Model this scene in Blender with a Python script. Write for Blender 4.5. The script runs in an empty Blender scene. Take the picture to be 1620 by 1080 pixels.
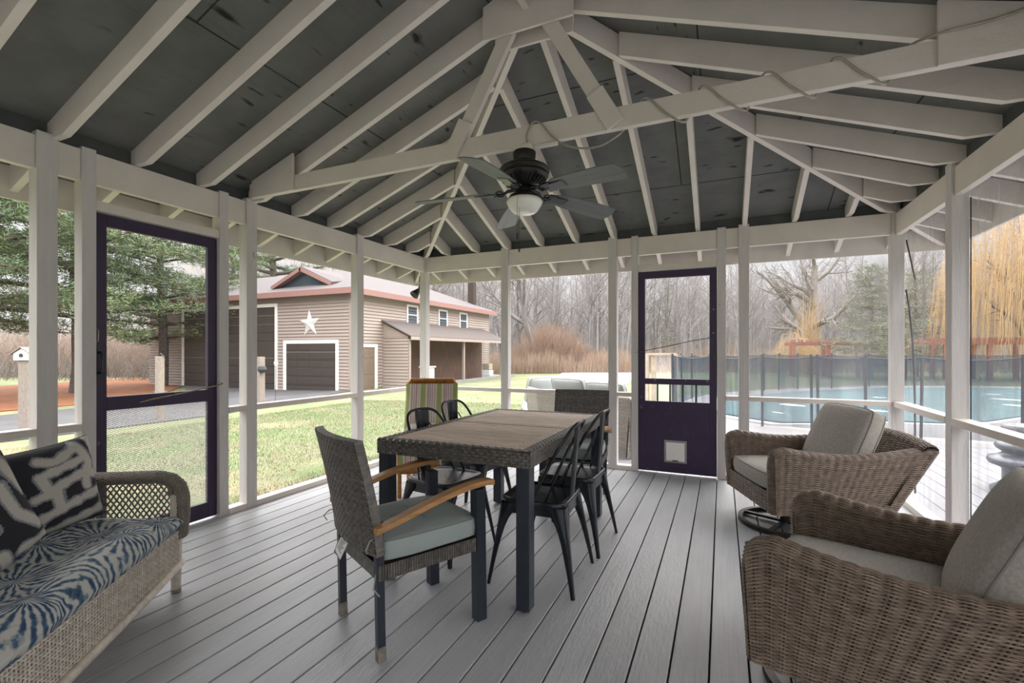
import bpy, bmesh, math, random
import numpy as np
from mathutils import Vector, Matrix

# ------------------------------------------------------------------ camera, world, exposure
SC = bpy.context.scene
COL = SC.collection
PI = math.pi
YAW = math.radians(24.0)
cam_d = bpy.data.cameras.new('camera')
cam = bpy.data.objects.new('camera', cam_d)
COL.objects.link(cam)
cam.location = (0, 0, 1.23)
cam.rotation_euler = (PI / 2, 0, YAW)
cam_d.sensor_width = 36.0
cam_d.lens = 746.0 / 1620.0 * 36.0
cam_d.shift_y = 16.5 / 1620.0
cam_d.clip_end = 400
cam_d.clip_start = 0.02
SC.camera = cam
SC.view_settings.view_transform = 'Standard'
SC.view_settings.look = 'None'
SC.view_settings.gamma = 1.0
SC.view_settings.use_curve_mapping = False
SC.view_settings.exposure = 0.95
SC.cycles.max_bounces = 10
SC.cycles.diffuse_bounces = 6
SC.cycles.transparent_max_bounces = 24

def build_world():
    w = bpy.data.worlds.new('sky'); SC.world = w; w.use_nodes = True
    nt = w.node_tree; nt.nodes.clear(); N = nt.nodes.new; L = nt.links.new
    tc = N('ShaderNodeTexCoord'); sep = N('ShaderNodeSeparateXYZ'); L(tc.outputs['Generated'], sep.inputs[0])
    mp = N('ShaderNodeMapping'); mp.inputs['Scale'].default_value = (1.2, 1.2, 5.0); L(tc.outputs['Generated'], mp.inputs[0])
    no = N('ShaderNodeTexNoise'); no.inputs['Scale'].default_value = 2.2; no.inputs['Detail'].default_value = 5; L(mp.outputs[0], no.inputs['Vector'])
    cr = N('ShaderNodeValToRGB'); L(no.outputs['Fac'], cr.inputs[0])
    cr.color_ramp.elements[0].position = .35; cr.color_ramp.elements[0].color = (.80, .72, .66, 1)
    cr.color_ramp.elements[1].position = .62; cr.color_ramp.elements[1].color = (.90, .92, .97, 1)
    up = N('ShaderNodeFloatCurve'); L(sep.outputs[2], up.inputs['Value'])   # overcast sky, brighter towards the zenith
    c = up.mapping.curves[0]; c.points[0].location = (0, SKY_LOW / SKY_TOP); c.points[1].location = (1, 1); c.points.new(.22, SKY_LOW * 1.25 / SKY_TOP); c.points.new(.5, .8); up.mapping.update()
    ms = N('ShaderNodeMath'); ms.operation = 'MULTIPLY'; ms.inputs[1].default_value = SKY_TOP; L(up.outputs[0], ms.inputs[0]); up = ms
    bg = N('ShaderNodeBackground'); L(cr.outputs[0], bg.inputs[0]); L(up.outputs[0], bg.inputs[1])
    o = N('ShaderNodeOutputWorld'); L(bg.outputs[0], o.inputs[0])
SKY_LOW, SKY_TOP = .62, 4.2
build_world()
sun_d = bpy.data.lights.new('sun', 'SUN'); sun = bpy.data.objects.new('sun', sun_d); COL.objects.link(sun)
sun_d.energy = 1.2; sun_d.angle = math.radians(60); sun_d.color = (1, .96, .9)
sun.rotation_euler = (math.radians(48), 0, math.radians(150))   # soft daylight from the lawn side

# ------------------------------------------------------------------ materials
MATS = {}
OUT = .60
OUTD = set('grass dry_leaf dry_grass asphalt mulch pool_cover siding garage_door pink_fascia roof_shingle lean_roof dark_boards weathered_post bark_grey bark_hazed bark_hazed_far bark_pine needles needles_light willow_gold brush_tan brush_red reed pergola_red brown_door'.split())
def mat(name, col=(.5, .5, .5), rough=.6, metal=0.0, var=.0, vscale=8.0, col2=None, stretch=(1, 1, 1), bump=0.0, bscale=60.0, island=0.0, coat=0.0, spec=.5, detail=4.0):
    if name in OUTD:
        col = tuple(c * OUT for c in col); col2 = tuple(c * OUT for c in col2) if col2 else None
    m = bpy.data.materials.new(name); m.use_nodes = True; MATS[name] = m
    nt = m.node_tree; N = nt.nodes.new; L = nt.links.new
    b = nt.nodes['Principled BSDF']
    b.inputs['Roughness'].default_value = rough; b.inputs['Metallic'].default_value = metal
    b.inputs['Specular IOR Level'].default_value = spec
    if coat: b.inputs['Coat Weight'].default_value = coat
    tc = N('ShaderNodeTexCoord'); mp = N('ShaderNodeMapping'); mp.inputs['Scale'].default_value = stretch
    L(tc.outputs['Object'], mp.inputs[0])
    no = N('ShaderNodeTexNoise'); no.inputs['Scale'].default_value = vscale; no.inputs['Detail'].default_value = detail
    L(mp.outputs[0], no.inputs['Vector'])
    c2 = col2 if col2 else tuple(c * (1 - var) for c in col)
    cr = N('ShaderNodeValToRGB'); L(no.outputs['Fac'], cr.inputs[0])
    cr.color_ramp.elements[0].position = .35; cr.color_ramp.elements[1].position = .65
    cr.color_ramp.elements[0].color = (*c2, 1); cr.color_ramp.elements[1].color = (*col, 1)
    out = cr.outputs[0]
    if island:
        g = N('ShaderNodeNewGeometry'); mr = N('ShaderNodeMapRange'); L(g.outputs['Random Per Island'], mr.inputs[0])
        mr.inputs[3].default_value = 1 - island; mr.inputs[4].default_value = 1 + island
        vm = N('ShaderNodeVectorMath'); vm.operation = 'SCALE'; L(out, vm.inputs[0]); L(mr.outputs[0], vm.inputs['Scale']); out = vm.outputs[0]
    L(out, b.inputs['Base Color'])
    if bump:
        n2 = N('ShaderNodeTexNoise'); n2.inputs['Scale'].default_value = bscale; n2.inputs['Detail'].default_value = 3
        L(mp.outputs[0], n2.inputs['Vector'])
        bp = N('ShaderNodeBump'); bp.inputs['Strength'].default_value = bump; bp.inputs['Distance'].default_value = .01
        L(n2.outputs['Fac'], bp.inputs['Height']); L(bp.outputs[0], b.inputs['Normal'])
    return m

def nodes(m): return m.node_tree.nodes, m.node_tree.links
def base_out(m):
    """socket now feeding Base Color"""
    b = m.node_tree.nodes['Principled BSDF']
    return b, b.inputs['Base Color'].links[0].from_socket

def overlay(m, fac_socket, color):
    n, l = nodes(m); b, s = base_out(m)
    mx = n.new('ShaderNodeMix'); mx.data_type = 'RGBA'
    l.new(fac_socket, mx.inputs['Factor']); l.new(s, mx.inputs['A']); mx.inputs['B'].default_value = (*color, 1)
    l.new(mx.outputs['Result'], b.inputs['Base Color'])

def knots(m, scale=2.6, stretch=(1, 1, 1), size=.10, color=(.05, .04, .035), amt=.7, density=.45, coord='Object'):
    """small dark knot stains"""
    n, l = nodes(m)
    tc = n.new('ShaderNodeTexCoord'); mp = n.new('ShaderNodeMapping'); mp.inputs['Scale'].default_value = stretch; l.new(tc.outputs[coord], mp.inputs[0])
    wn = n.new('ShaderNodeTexNoise'); wn.inputs['Scale'].default_value = 9; wn.inputs['Detail'].default_value = 3; l.new(mp.outputs[0], wn.inputs['Vector'])
    ad = n.new('ShaderNodeVectorMath'); ad.operation = 'MULTIPLY_ADD'; l.new(wn.outputs['Color'], ad.inputs[0]); ad.inputs[1].default_value = (.12,) * 3; l.new(mp.outputs[0], ad.inputs[2])
    vo = n.new('ShaderNodeTexVoronoi'); vo.inputs['Scale'].default_value = scale; l.new(ad.outputs[0], vo.inputs['Vector'])
    th = n.new('ShaderNodeMapRange'); th.inputs[1].default_value = size; th.inputs[2].default_value = size * .45; th.inputs[3].default_value = 0; th.inputs[4].default_value = amt
    l.new(vo.outputs['Distance'], th.inputs[0])
    sp = n.new('ShaderNodeSeparateColor'); l.new(vo.outputs['Color'], sp.inputs[0])
    lt = n.new('ShaderNodeMath'); lt.operation = 'LESS_THAN'; lt.inputs[1].default_value = density; l.new(sp.outputs[0], lt.inputs[0])
    mu = n.new('ShaderNodeMath'); mu.operation = 'MULTIPLY'; l.new(th.outputs[0], mu.inputs[0]); l.new(lt.outputs[0], mu.inputs[1])
    overlay(m, mu.outputs[0], color)

PAINT = (.69, .64, .59)
mat('paint', PAINT, .55, var=.07, vscale=5, bump=.25, bscale=30, stretch=(1, 1, 1)); knots(MATS['paint'], 3.2, size=.05, amt=.45, density=.3, color=(.25, .2, .16))
mat('paint_post', (.60, .575, .565), .5, var=.08, vscale=7, stretch=(4, 4, .5), bump=.3, bscale=22); knots(MATS['paint_post'], 4, (1, 1, .5), .05, (.3, .25, .2), .5, .3)
mat('ceiling_ply', (.165, .17, .16), .75, var=.25, vscale=3, stretch=(1, 1, 1), bump=.3, bscale=40)
mat('ceiling_ply_end', (.155, .163, .16), .75, var=.25, vscale=3, bump=.3, bscale=40)
def ply(m, st1, st2, seam_rot):
    n, l = nodes(m)
    knots(m, 6, st1, .17, (.008, .008, .008), 1.0, .6); knots(m, 13, st1, .20, (.012, .012, .012), .9, .55)
    tc = n.new('ShaderNodeTexCoord'); mp = n.new('ShaderNodeMapping'); l.new(tc.outputs['Object'], mp.inputs[0]); mp.inputs['Rotation'].default_value = (0, 0, seam_rot); mp.inputs['Location'].default_value = (.33, .13, 0)
    br = n.new('ShaderNodeTexBrick'); l.new(mp.outputs[0], br.inputs['Vector']); br.inputs['Scale'].default_value = 1
    br.inputs['Color1'].default_value = (0, 0, 0, 1); br.inputs['Color2'].default_value = (0, 0, 0, 1); br.inputs['Mortar'].default_value = (1, 1, 1, 1)
    br.inputs['Mortar Size'].default_value = .005; br.inputs['Brick Width'].default_value = 2.4; br.inputs['Row Height'].default_value = 1.15
    overlay(m, br.outputs['Color'], (.015, .015, .015))
    no = n.new('ShaderNodeTexNoise'); mp2 = n.new('ShaderNodeMapping'); mp2.inputs['Scale'].default_value = st2; l.new(tc.outputs['Object'], mp2.inputs[0]); l.new(mp2.outputs[0], no.inputs['Vector']); no.inputs['Scale'].default_value = 4; no.inputs['Detail'].default_value = 8
    mr = n.new('ShaderNodeMapRange'); mr.inputs[1].default_value = .55; mr.inputs[2].default_value = .75; mr.inputs[4].default_value = .5; l.new(no.outputs['Fac'], mr.inputs[0])
    overlay(m, mr.outputs[0], (.10, .105, .10))
ply(MATS['ceiling_ply'], (1, .35, 1), (6, 1, 1), PI / 2); ply(MATS['ceiling_ply_end'], (.35, 1, 1), (1, 6, 1), 0)
mat('blocking', (.085, .09, .095), .8, var=.2)
mat('floor_paint', (.395, .408, .425), .42, var=.14, vscale=2.2, stretch=(3, .7, 1), bump=.18, bscale=26, island=.10, spec=.6, detail=7)
knots(MATS['floor_paint'], 6, (1, .6, 1), .045, (.12, .12, .12), .8, .3)
def grain(m, stretch=(30, .8, 1), lo=.5, hi=.8, amt=.35, col=(.18, .18, .18), scale=3):
    n, l = nodes(m); tc = n.new('ShaderNodeTexCoord'); mp = n.new('ShaderNodeMapping'); mp.inputs['Scale'].default_value = stretch
    l.new(tc.outputs['Object'], mp.inputs[0]); no = n.new('ShaderNodeTexNoise'); no.inputs['Scale'].default_value = scale; no.inputs['Detail'].default_value = 6; l.new(mp.outputs[0], no.inputs['Vector'])
    mr = n.new('ShaderNodeMapRange'); mr.inputs[1].default_value = lo; mr.inputs[2].default_value = hi; mr.inputs[4].default_value = amt; l.new(no.outputs['Fac'], mr.inputs[0]); overlay(m, mr.outputs[0], col)
grain(MATS['floor_paint'])
mat('under_floor', (.05, .05, .05), .9)
mat('purple', (.040, .022, .068), .42, var=.15, vscale=12, bump=.1)
grain(MATS['purple'], (3, 1, 2.2), .66, .72, .35, (.25, .22, .3), 6)
mat('black_metal', (.022, .027, .036), .27, metal=.3, var=.2, vscale=10, spec=.6)
mat('dark_leg', (.028, .036, .052), .34, metal=.2, var=.2, spec=.5)
mat('worn_foot', (.22, .20, .17), .8, var=.4, vscale=40)
mat('bronze', (.035, .032, .028), .4, metal=.5, var=.2)
mat('blade_top', (.15, .165, .17), .5, var=.25, vscale=3, stretch=(1, 14, 1)); 
mat('opal_glass', (.85, .85, .80), .25, var=.03)
mat('white_plastic', (.85, .84, .80), .35, var=.03)
mat('clear_flap', (.9, .9, .87), .2, var=.02)
mat('flap_frame', (.32,.32,.33), .4, var=.1)
mat('brown_door', (.30,.225,.17), .5, var=.1)
mat('wicker_edge', (.22,.205,.19), .45, var=.4, vscale=40, island=.2)
mat('steel', (.5, .5, .48), .35, metal=.9, var=.1)
mat('cable_sheath', (.40, .36, .31), .45, var=.2, vscale=30)
mat('dark_cord', (.04, .04, .045), .6)
mat('rope', (.30, .24, .15), .8, var=.3, vscale=80)
mat('wicker_brown', (.26, .195, .148), .4, var=.4, vscale=30, island=.16, spec=.5)
mat('wicker_dark', (.14, .128, .117), .3, var=.45, vscale=45, island=.25, spec=.55)
mat('wicker_tan', (.74, .67, .58), .5, var=.25, vscale=30, island=.12)
mat('wicker_grey', (.27, .235, .20), .5, var=.3, vscale=30, island=.12)
mat('wicker_orange', (.62, .27, .06), .5, var=.4, vscale=40, island=.15)
mat('wicker_pale', (.42, .385, .34), .55, var=.3, vscale=40, island=.15)
mat('weave_core', (.03, .025, .02), .9)
mat('weave_core_tan', (.2, .17, .14), .9)
mat('arm_wood', (.56, .29, .11), .45, var=.35, vscale=5, stretch=(12, 1.5, 12), bump=.1)
mat('slat_wood', (.82, .66, .54), .55, var=.3, vscale=4, stretch=(1.5, 14, 1), island=.14, bump=.15)
mat('linen', (.48, .455, .41), .85, var=.22, vscale=90, stretch=(1, 1, 1), bump=.5, bscale=420)
mat('linen_piping', (.25, .24, .22), .8, var=.1)
mat('grey_cushion', (.40, .43, .43), .85, var=.08, vscale=8, bump=.3, bscale=300)
mat('sage_cushion', (.33, .385, .375), .8, var=.06, vscale=6, bump=.15, bscale=200)
mat('cushion_seam', (.22, .26, .26), .8)
mat('care_tag', (.8, .8, .78), .7, var=.05)
mat('pillow_back', (.03, .033, .04), .9)

def attr_mat(name, rough=.85, bump=.3, bscale=300):
    m = bpy.data.materials.new(name); m.use_nodes = True; MATS[name] = m
    n, l = nodes(m); b = n['Principled BSDF']; b.inputs['Roughness'].default_value = rough
    a = n.new('ShaderNodeAttribute'); a.attribute_name = 'pattern'; l.new(a.outputs['Color'], b.inputs['Base Color'])
    no = n.new('ShaderNodeTexNoise'); no.inputs['Scale'].default_value = bscale
    tc = n.new('ShaderNodeTexCoord'); l.new(tc.outputs['Object'], no.inputs['Vector'])
    bp = n.new('ShaderNodeBump'); bp.inputs['Strength'].default_value = bump; bp.inputs['Distance'].default_value = .005
    l.new(no.outputs['Fac'], bp.inputs['Height']); l.new(bp.outputs[0], b.inputs['Normal']); return m
attr_mat('printed_cloth')

def screen_mat(name, fac, col, fold=0.0):
    m = bpy.data.materials.new(name); m.use_nodes = True; MATS[name] = m
    n, l = nodes(m); n.clear()
    o = n.new('ShaderNodeOutputMaterial'); mx = n.new('ShaderNodeMixShader'); t = n.new('ShaderNodeBsdfTransparent'); d = n.new('ShaderNodeBsdfDiffuse')
    d.inputs[0].default_value = (*col, 1); l.new(t.outputs[0], mx.inputs[1]); l.new(d.outputs[0], mx.inputs[2]); l.new(mx.outputs[0], o.inputs[0])
    mx.inputs[0].default_value = fac
    if fold:
        tc = n.new('ShaderNodeTexCoord'); mp = n.new('ShaderNodeMapping'); mp.inputs['Scale'].default_value = (1, 5, .25); l.new(tc.outputs['Object'], mp.inputs[0])
        no = n.new('ShaderNodeTexNoise'); no.inputs['Scale'].default_value = 3; no.inputs['Detail'].default_value = 3; l.new(mp.outputs[0], no.inputs['Vector'])
        mr = n.new('ShaderNodeMapRange'); mr.inputs[1].default_value = .35; mr.inputs[2].default_value = .7; mr.inputs[3].default_value = fac * (1 - fold); mr.inputs[4].default_value = fac * (1 + fold)
        l.new(no.outputs['Fac'], mr.inputs[0]); l.new(mr.outputs[0], mx.inputs[0])
    return m
screen_mat('screen_clear', .05, (.35, .35, .36))
screen_mat('screen_haze', .27, (.62, .62, .65), .5)
screen_mat('fence_mesh', .56, (.035, .055, .075), .25)

# palm frond print: radial strokes round scattered centres
def palm_mat():
    m = mat('palm_cloth', (.6, .6, .6), .85, bump=.2, bscale=300); n, l = nodes(m); b = n['Principled BSDF']
    tc = n.new('ShaderNodeTexCoord'); mp = n.new('ShaderNodeMapping'); l.new(tc.outputs['Object'], mp.inputs[0]); mp.inputs['Scale'].default_value = (1, 1, .9)
    wn = n.new('ShaderNodeTexNoise'); wn.inputs['Scale'].default_value = 7; wn.inputs['Detail'].default_value = 4; l.new(mp.outputs[0], wn.inputs['Vector'])
    ad = n.new('ShaderNodeVectorMath'); ad.operation = 'MULTIPLY_ADD'; l.new(wn.outputs['Color'], ad.inputs[0]); ad.inputs[1].default_value = (.075,) * 3; l.new(mp.outputs[0], ad.inputs[2])
    vo = n.new('ShaderNodeTexVoronoi'); vo.voronoi_dimensions = '2D'; vo.inputs['Scale'].default_value = 3.5; vo.inputs['Randomness'].default_value = .9; l.new(ad.outputs[0], vo.inputs['Vector'])
    sb = n.new('ShaderNodeVectorMath'); sb.operation = 'SUBTRACT'; l.new(ad.outputs[0], sb.inputs[0]); l.new(vo.outputs['Position'], sb.inputs[1])
    sp = n.new('ShaderNodeSeparateXYZ'); l.new(sb.outputs[0], sp.inputs[0])
    at = n.new('ShaderNodeMath'); at.operation = 'ARCTAN2'; l.new(sp.outputs[1], at.inputs[0]); l.new(sp.outputs[0], at.inputs[1])
    mu = n.new('ShaderNodeMath'); mu.operation = 'MULTIPLY'; mu.inputs[1].default_value = 23; l.new(at.outputs[0], mu.inputs[0])
    dr = n.new('ShaderNodeMath'); dr.operation = 'MULTIPLY_ADD'; dr.inputs[1].default_value = 5; l.new(vo.outputs['Distance'], dr.inputs[0]); l.new(mu.outputs[0], dr.inputs[2])
    si = n.new('ShaderNodeMath'); si.operation = 'SINE'; l.new(dr.outputs[0], si.inputs[0])
    fn = n.new('ShaderNodeTexNoise'); fn.inputs['Scale'].default_value = 33; fn.inputs['Detail'].default_value = 3; l.new(mp.outputs[0], fn.inputs['Vector'])
    a2 = n.new('ShaderNodeMath'); a2.operation = 'MULTIPLY_ADD'; a2.inputs[1].default_value = 4.6; l.new(fn.outputs['Fac'], a2.inputs[0]); l.new(si.outputs[0], a2.inputs[2])
    a3 = n.new('ShaderNodeMath'); a3.operation = 'MULTIPLY_ADD'; a3.inputs[1].default_value = 1.3; l.new(vo.outputs['Distance'], a3.inputs[0]); l.new(a2.outputs[0], a3.inputs[2])
    cr = n.new('ShaderNodeValToRGB'); mr = n.new('ShaderNodeMapRange'); mr.inputs[1].default_value = .5; mr.inputs[2].default_value = 5.2; l.new(a3.outputs[0], mr.inputs[0]); l.new(mr.outputs[0], cr.inputs[0])
    e = cr.color_ramp.elements; e[0].position = .22; e[0].color = (.025, .07, .15, 1); e[1].position = .62; e[1].color = (.62, .62, .58, 1)
    x = e.new(.38); x.color = (.09, .17, .27, 1); x = e.new(.46); x.color = (.36, .40, .42, 1)
    l.new(cr.outputs[0], b.inputs['Base Color'])
palm_mat()

# outdoor stuff
mat('grass', (.185, .25, .095), .95, col2=(.27, .27, .15), vscale=1.1, detail=9)
grain(MATS['grass'], (1, 1, 1), .55, .72, .8, (.34, .28, .17), .5); grain(MATS['grass'], (1, 1, 1), .5, .7, .5, (.15, .21, .08), 3.3)
mat('grass_blade', (.25, .30, .12), .9, col2=(.34, .33, .19), vscale=2)
mat('dry_leaf', (.36, .17, .07), .9, var=.4, vscale=3)
mat('dry_grass', (.42, .35, .23), .95, var=.3, vscale=4)
mat('asphalt', (.10, .105, .115), .8, col2=(.15, .15, .155), vscale=.8, bump=.2, detail=8)
mat('pale_gravel', (.55, .54, .52), .9, var=.1)
mat('bounce_cut_dark', (.075, .075, .08), .8, var=.2)  # neutral dark tone for the added bounce-cutting slab behind the camera
mat('concrete', (.25, .25, .255), .85, var=.12, vscale=1.2, detail=8)
mat('deck_boards', (.205, .21, .225), .7, var=.15, vscale=4)
mat('mulch', (.40, .15, .055), .95, col2=(.26, .10, .04), vscale=2, detail=9, bump=.6)
mat('pool_cover', (.045, .145, .17), .6, col2=(.07, .20, .22), vscale=1.5, bump=.5, bscale=2)
mat('siding', (.56, .465, .415), .6, var=.05, vscale=1)
mat('siding_trim', (.78, .76, .73), .6, var=.04)
mat('garage_door', (.085, .068, .060), .5, var=.1)
mat('pink_fascia', (.50, .27, .24), .6, var=.1)
mat('roof_shingle', (.165, .155, .165), .9, col2=(.22, .19, .185), vscale=9, stretch=(1, 1, 3), bump=.5, bscale=12)
mat('lean_roof', (.13, .13, .135), .9, col2=(.17, .12, .095), vscale=3)
mat('dark_boards', (.10, .07, .06), .85, col2=(.24, .12, .08), vscale=2, stretch=(1, 6, .7), detail=8)
mat('window_dark', (.05, .07, .09), .15, spec=.8)
mat('star_white', (.80, .79, .74), .5, var=.05)
mat('chimney', (.045, .03, .025), .8)
mat('weathered_post', (.55, .47, .40), .85, var=.25, vscale=12, stretch=(4, 4, 1), bump=.4)
mat('bark_grey', (.40, .36, .33), .95, col2=(.30, .27, .25), vscale=6, bump=.5, bscale=20)
mat('bark_hazed', (.43, .405, .40), .95, col2=(.34, .315, .31), vscale=2)  # bark of the woods, mist haze put into its pale colour
mat('bark_hazed_far', (.55, .525, .53), .95, col2=(.46, .435, .44), vscale=2)  # paler copy, more distance haze mixed into the bark colour
mat('bark_pine', (.22, .185, .165), .95, var=.4, vscale=9, bump=.6, bscale=14)
mat('needles', (.27, .34, .15), .8, col2=(.14, .23, .12), vscale=.9, detail=5)
mat('needles_light', (.34, .35, .23), .8, col2=(.26, .30, .20), vscale=1.2)
mat('willow_gold', (.92, .66, .36), .85, col2=(.80, .54, .27), vscale=1.5)
mat('brush_tan', (.56, .45, .38), .95, col2=(.47, .36, .29), vscale=.7)
mat('brush_red', (.48, .33, .25), .95, col2=(.55, .40, .30), vscale=.7)
mat('reed', (.60, .46, .35), .95, col2=(.50, .36, .27), vscale=.6)
mat('pergola_red', (.50, .20, .15), .7, var=.2)
mat('fence_pole', (.03, .035, .045), .5)
mat('gate_tan', (.38, .32, .25), .8, var=.2)
mat('slate_plastic', (.13, .145, .17), .35, var=.1, spec=.6)
mat('bin_white', (.7, .72, .75), .5)

# ------------------------------------------------------------------ mesh helpers
def mesh_np(name, V, F, smooth=False, colors=None):
    """V (n,3); F (m,k) equal-size faces, or list of such arrays"""
    me = bpy.data.meshes.new(name)
    Fs = F if isinstance(F, list) else [F]
    Fs = [np.asarray(f, dtype=np.int32) for f in Fs if len(f)]
    V = np.asarray(V, dtype=np.float32)
    me.vertices.add(len(V)); me.vertices.foreach_set('co', V.ravel())
    idx = np.concatenate([f.ravel() for f in Fs]); tot = np.concatenate([np.full(len(f), f.shape[1], np.int32) for f in Fs])
    st = np.concatenate([[0], np.cumsum(tot)[:-1]]).astype(np.int32)
    me.loops.add(len(idx)); me.loops.foreach_set('vertex_index', idx)
    me.polygons.add(len(tot)); me.polygons.foreach_set('loop_start', st); me.polygons.foreach_set('loop_total', tot)
    me.polygons.foreach_set('use_smooth', np.full(len(tot), smooth, dtype=bool))
    me.update(calc_edges=True)
    if colors is not None:
        a = me.color_attributes.new('pattern', 'FLOAT_COLOR', 'POINT')
        c = np.ones((len(V), 4), np.float32); c[:, :3] = colors; a.data.foreach_set('color', c.ravel())
    return me

class MB:
    def __init__(s): s.V = []; s.F = {}; s.n = 0; s.C = []
    def add(s, V, F):
        V = np.asarray(V, float).reshape(-1, 3); F = np.asarray(F, int)
        s.F.setdefault(F.shape[1], []).append(F + s.n); s.V.append(V); s.n += len(V)
    def box(s, c, d, R=None):
        h = np.array(d) / 2; q = np.array([[x, y, z] for x in (-1, 1) for y in (-1, 1) for z in (-1, 1)], float) * h
        if R is not None: q = q @ np.array(R).T
        s.add(q + np.array(c), [[0, 1, 3, 2], [4, 6, 7, 5], [0, 4, 5, 1], [2, 3, 7, 6], [0, 2, 6, 4], [1, 5, 7, 3]])
    def bx(s, x0, x1, y0, y1, z0, z1): s.box(((x0 + x1) / 2, (y0 + y1) / 2, (z0 + z1) / 2), (abs(x1 - x0), abs(y1 - y0), abs(z1 - z0)))
    def beam(s, a, b, w, h, up=(0, 0, 1)):
        a = np.array(a, float); b = np.array(b, float); d = b - a; L = np.linalg.norm(d); d /= L
        x = np.cross(d, up); x /= np.linalg.norm(x); u = np.cross(x, d)
        s.box((a + b) / 2, (w, L, h), np.array([x, d, u]).T)
    def prism(s, pts, off):
        """extrude a 3-D polygon by vector off"""
        p = np.array(pts, float); n = len(p); o = np.array(off, float)
        s.add(np.vstack([p, p + o]), [[i, (i + 1) % n, (i + 1) % n + n, i + n] for i in range(n)])
        s.F.setdefault(n, []).append(np.array([list(range(n))[::-1]]) + s.n - 2 * n); s.F[n].append(np.array([list(range(n, 2 * n))]) + s.n - 2 * n)
    def tube(s, pts, r, k=8, cap=True):
        p = np.array(pts, float); n = len(p); r = np.broadcast_to(np.array(r, float), (n,))
        t = np.gradient(p, axis=0); t /= np.maximum(np.linalg.norm(t, axis=1, keepdims=True), 1e-9)
        ref = np.array([0, 0, 1.0]) if abs(t[0][2]) < .9 else np.array([1.0, 0, 0])
        N = []; v = np.cross(t[0], ref); v /= np.linalg.norm(v)
        for i in range(n):
            v = v - t[i] * np.dot(v, t[i]); v /= np.linalg.norm(v); N.append(v.copy())
        N = np.array(N); B = np.cross(t, N); a = np.arange(k) * 2 * PI / k
        R = (p[:, None] + (N[:, None] * np.cos(a)[None, :, None] + B[:, None] * np.sin(a)[None, :, None]) * r[:, None, None]).reshape(-1, 3)
        F = [[i * k + j, i * k + (j + 1) % k, (i + 1) * k + (j + 1) % k, (i + 1) * k + j] for i in range(n - 1) for j in range(k)]
        b = s.n; s.add(R, F)
        if cap: s.F.setdefault(k, []).append(np.array([list(range(k))[::-1], list(range((n - 1) * k, n * k))]) + b)
    def lathe(s, prof, k=32, c=(0, 0, 0)):
        P = np.array(prof, float); n = len(P); a = np.arange(k) * 2 * PI / k
        V = np.stack([P[:, 0][:, None] * np.cos(a), P[:, 0][:, None] * np.sin(a), np.repeat(P[:, 1][:, None], k, 1)], -1).reshape(-1, 3) + np.array(c)
        s.add(V, [[i * k + j, i * k + (j + 1) % k, (i + 1) * k + (j + 1) % k, (i + 1) * k + j] for i in range(n - 1) for j in range(k)])
    def grid(s, P, closed_u=False):
        n, m = P.shape[:2]; i, j = np.meshgrid(np.arange(n - (0 if closed_u else 1)), np.arange(m - 1), indexing='ij'); i2 = (i + 1) % n
        s.add(P.reshape(-1, 3), np.stack([i * m + j, i2 * m + j, i2 * m + j + 1, i * m + j + 1], -1).reshape(-1, 4))
    def strands(s, P, Nn, prof):
        """P (M,K,3) centre lines, Nn (M,K,3) surface normals, prof [(b,n)..] closed section"""
        T = np.gradient(P, axis=1); T /= np.maximum(np.linalg.norm(T, axis=2, keepdims=True), 1e-9)
        B = np.cross(T, Nn); B /= np.maximum(np.linalg.norm(B, axis=2, keepdims=True), 1e-9); N2 = np.cross(B, T)
        pr = np.array(prof); k = len(pr); M, K = P.shape[:2]
        V = P[:, :, None] + B[:, :, None] * pr[None, None, :, 0:1] + N2[:, :, None] * pr[None, None, :, 1:2]
        m, a, j = np.meshgrid(np.arange(M), np.arange(K - 1), np.arange(k), indexing='ij'); j2 = (j + 1) % k; b = m * K * k
        s.add(V.reshape(-1, 3), np.stack([b + a * k + j, b + a * k + j2, b + (a + 1) * k + j2, b + (a + 1) * k + j], -1).reshape(-1, 4))
    def build(s, name, m, parent=None, smooth=False, bevel=0, colors=None, autosmooth=None):
        me = mesh_np(name, np.vstack(s.V), [np.vstack(f) for f in s.F.values()], smooth, colors)
        o = bpy.data.objects.new(name, me); COL.objects.link(o)
        me.materials.append(MATS[m] if isinstance(m, str) else m)
        if parent is not None: o.parent = parent
        if bevel:
            b = o.modifiers.new('bevel', 'BEVEL'); b.width = bevel; b.segments = 2; b.limit_method = 'ANGLE'; b.angle_limit = math.radians(40)
        return o

def empty(name, loc=(0, 0, 0), rz=0.0, **k):
    o = bpy.data.objects.new(name, None); COL.objects.link(o); o.location = loc; o.rotation_euler = (0, 0, rz); o.empty_display_size = .1
    return tag(o, **k)
def tag(o, label=None, cat=None, group=None, kind=None):
    if label: o['label'] = label
    if cat: o['category'] = cat
    if group: o['group'] = group
    if kind: o['kind'] = kind
    return o
def copy_tree(o, parent=None):
    c = o.copy(); COL.objects.link(c)
    if parent is not None: c.parent = parent
    for ch in list(o.children): copy_tree(ch, c)
    return c

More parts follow.
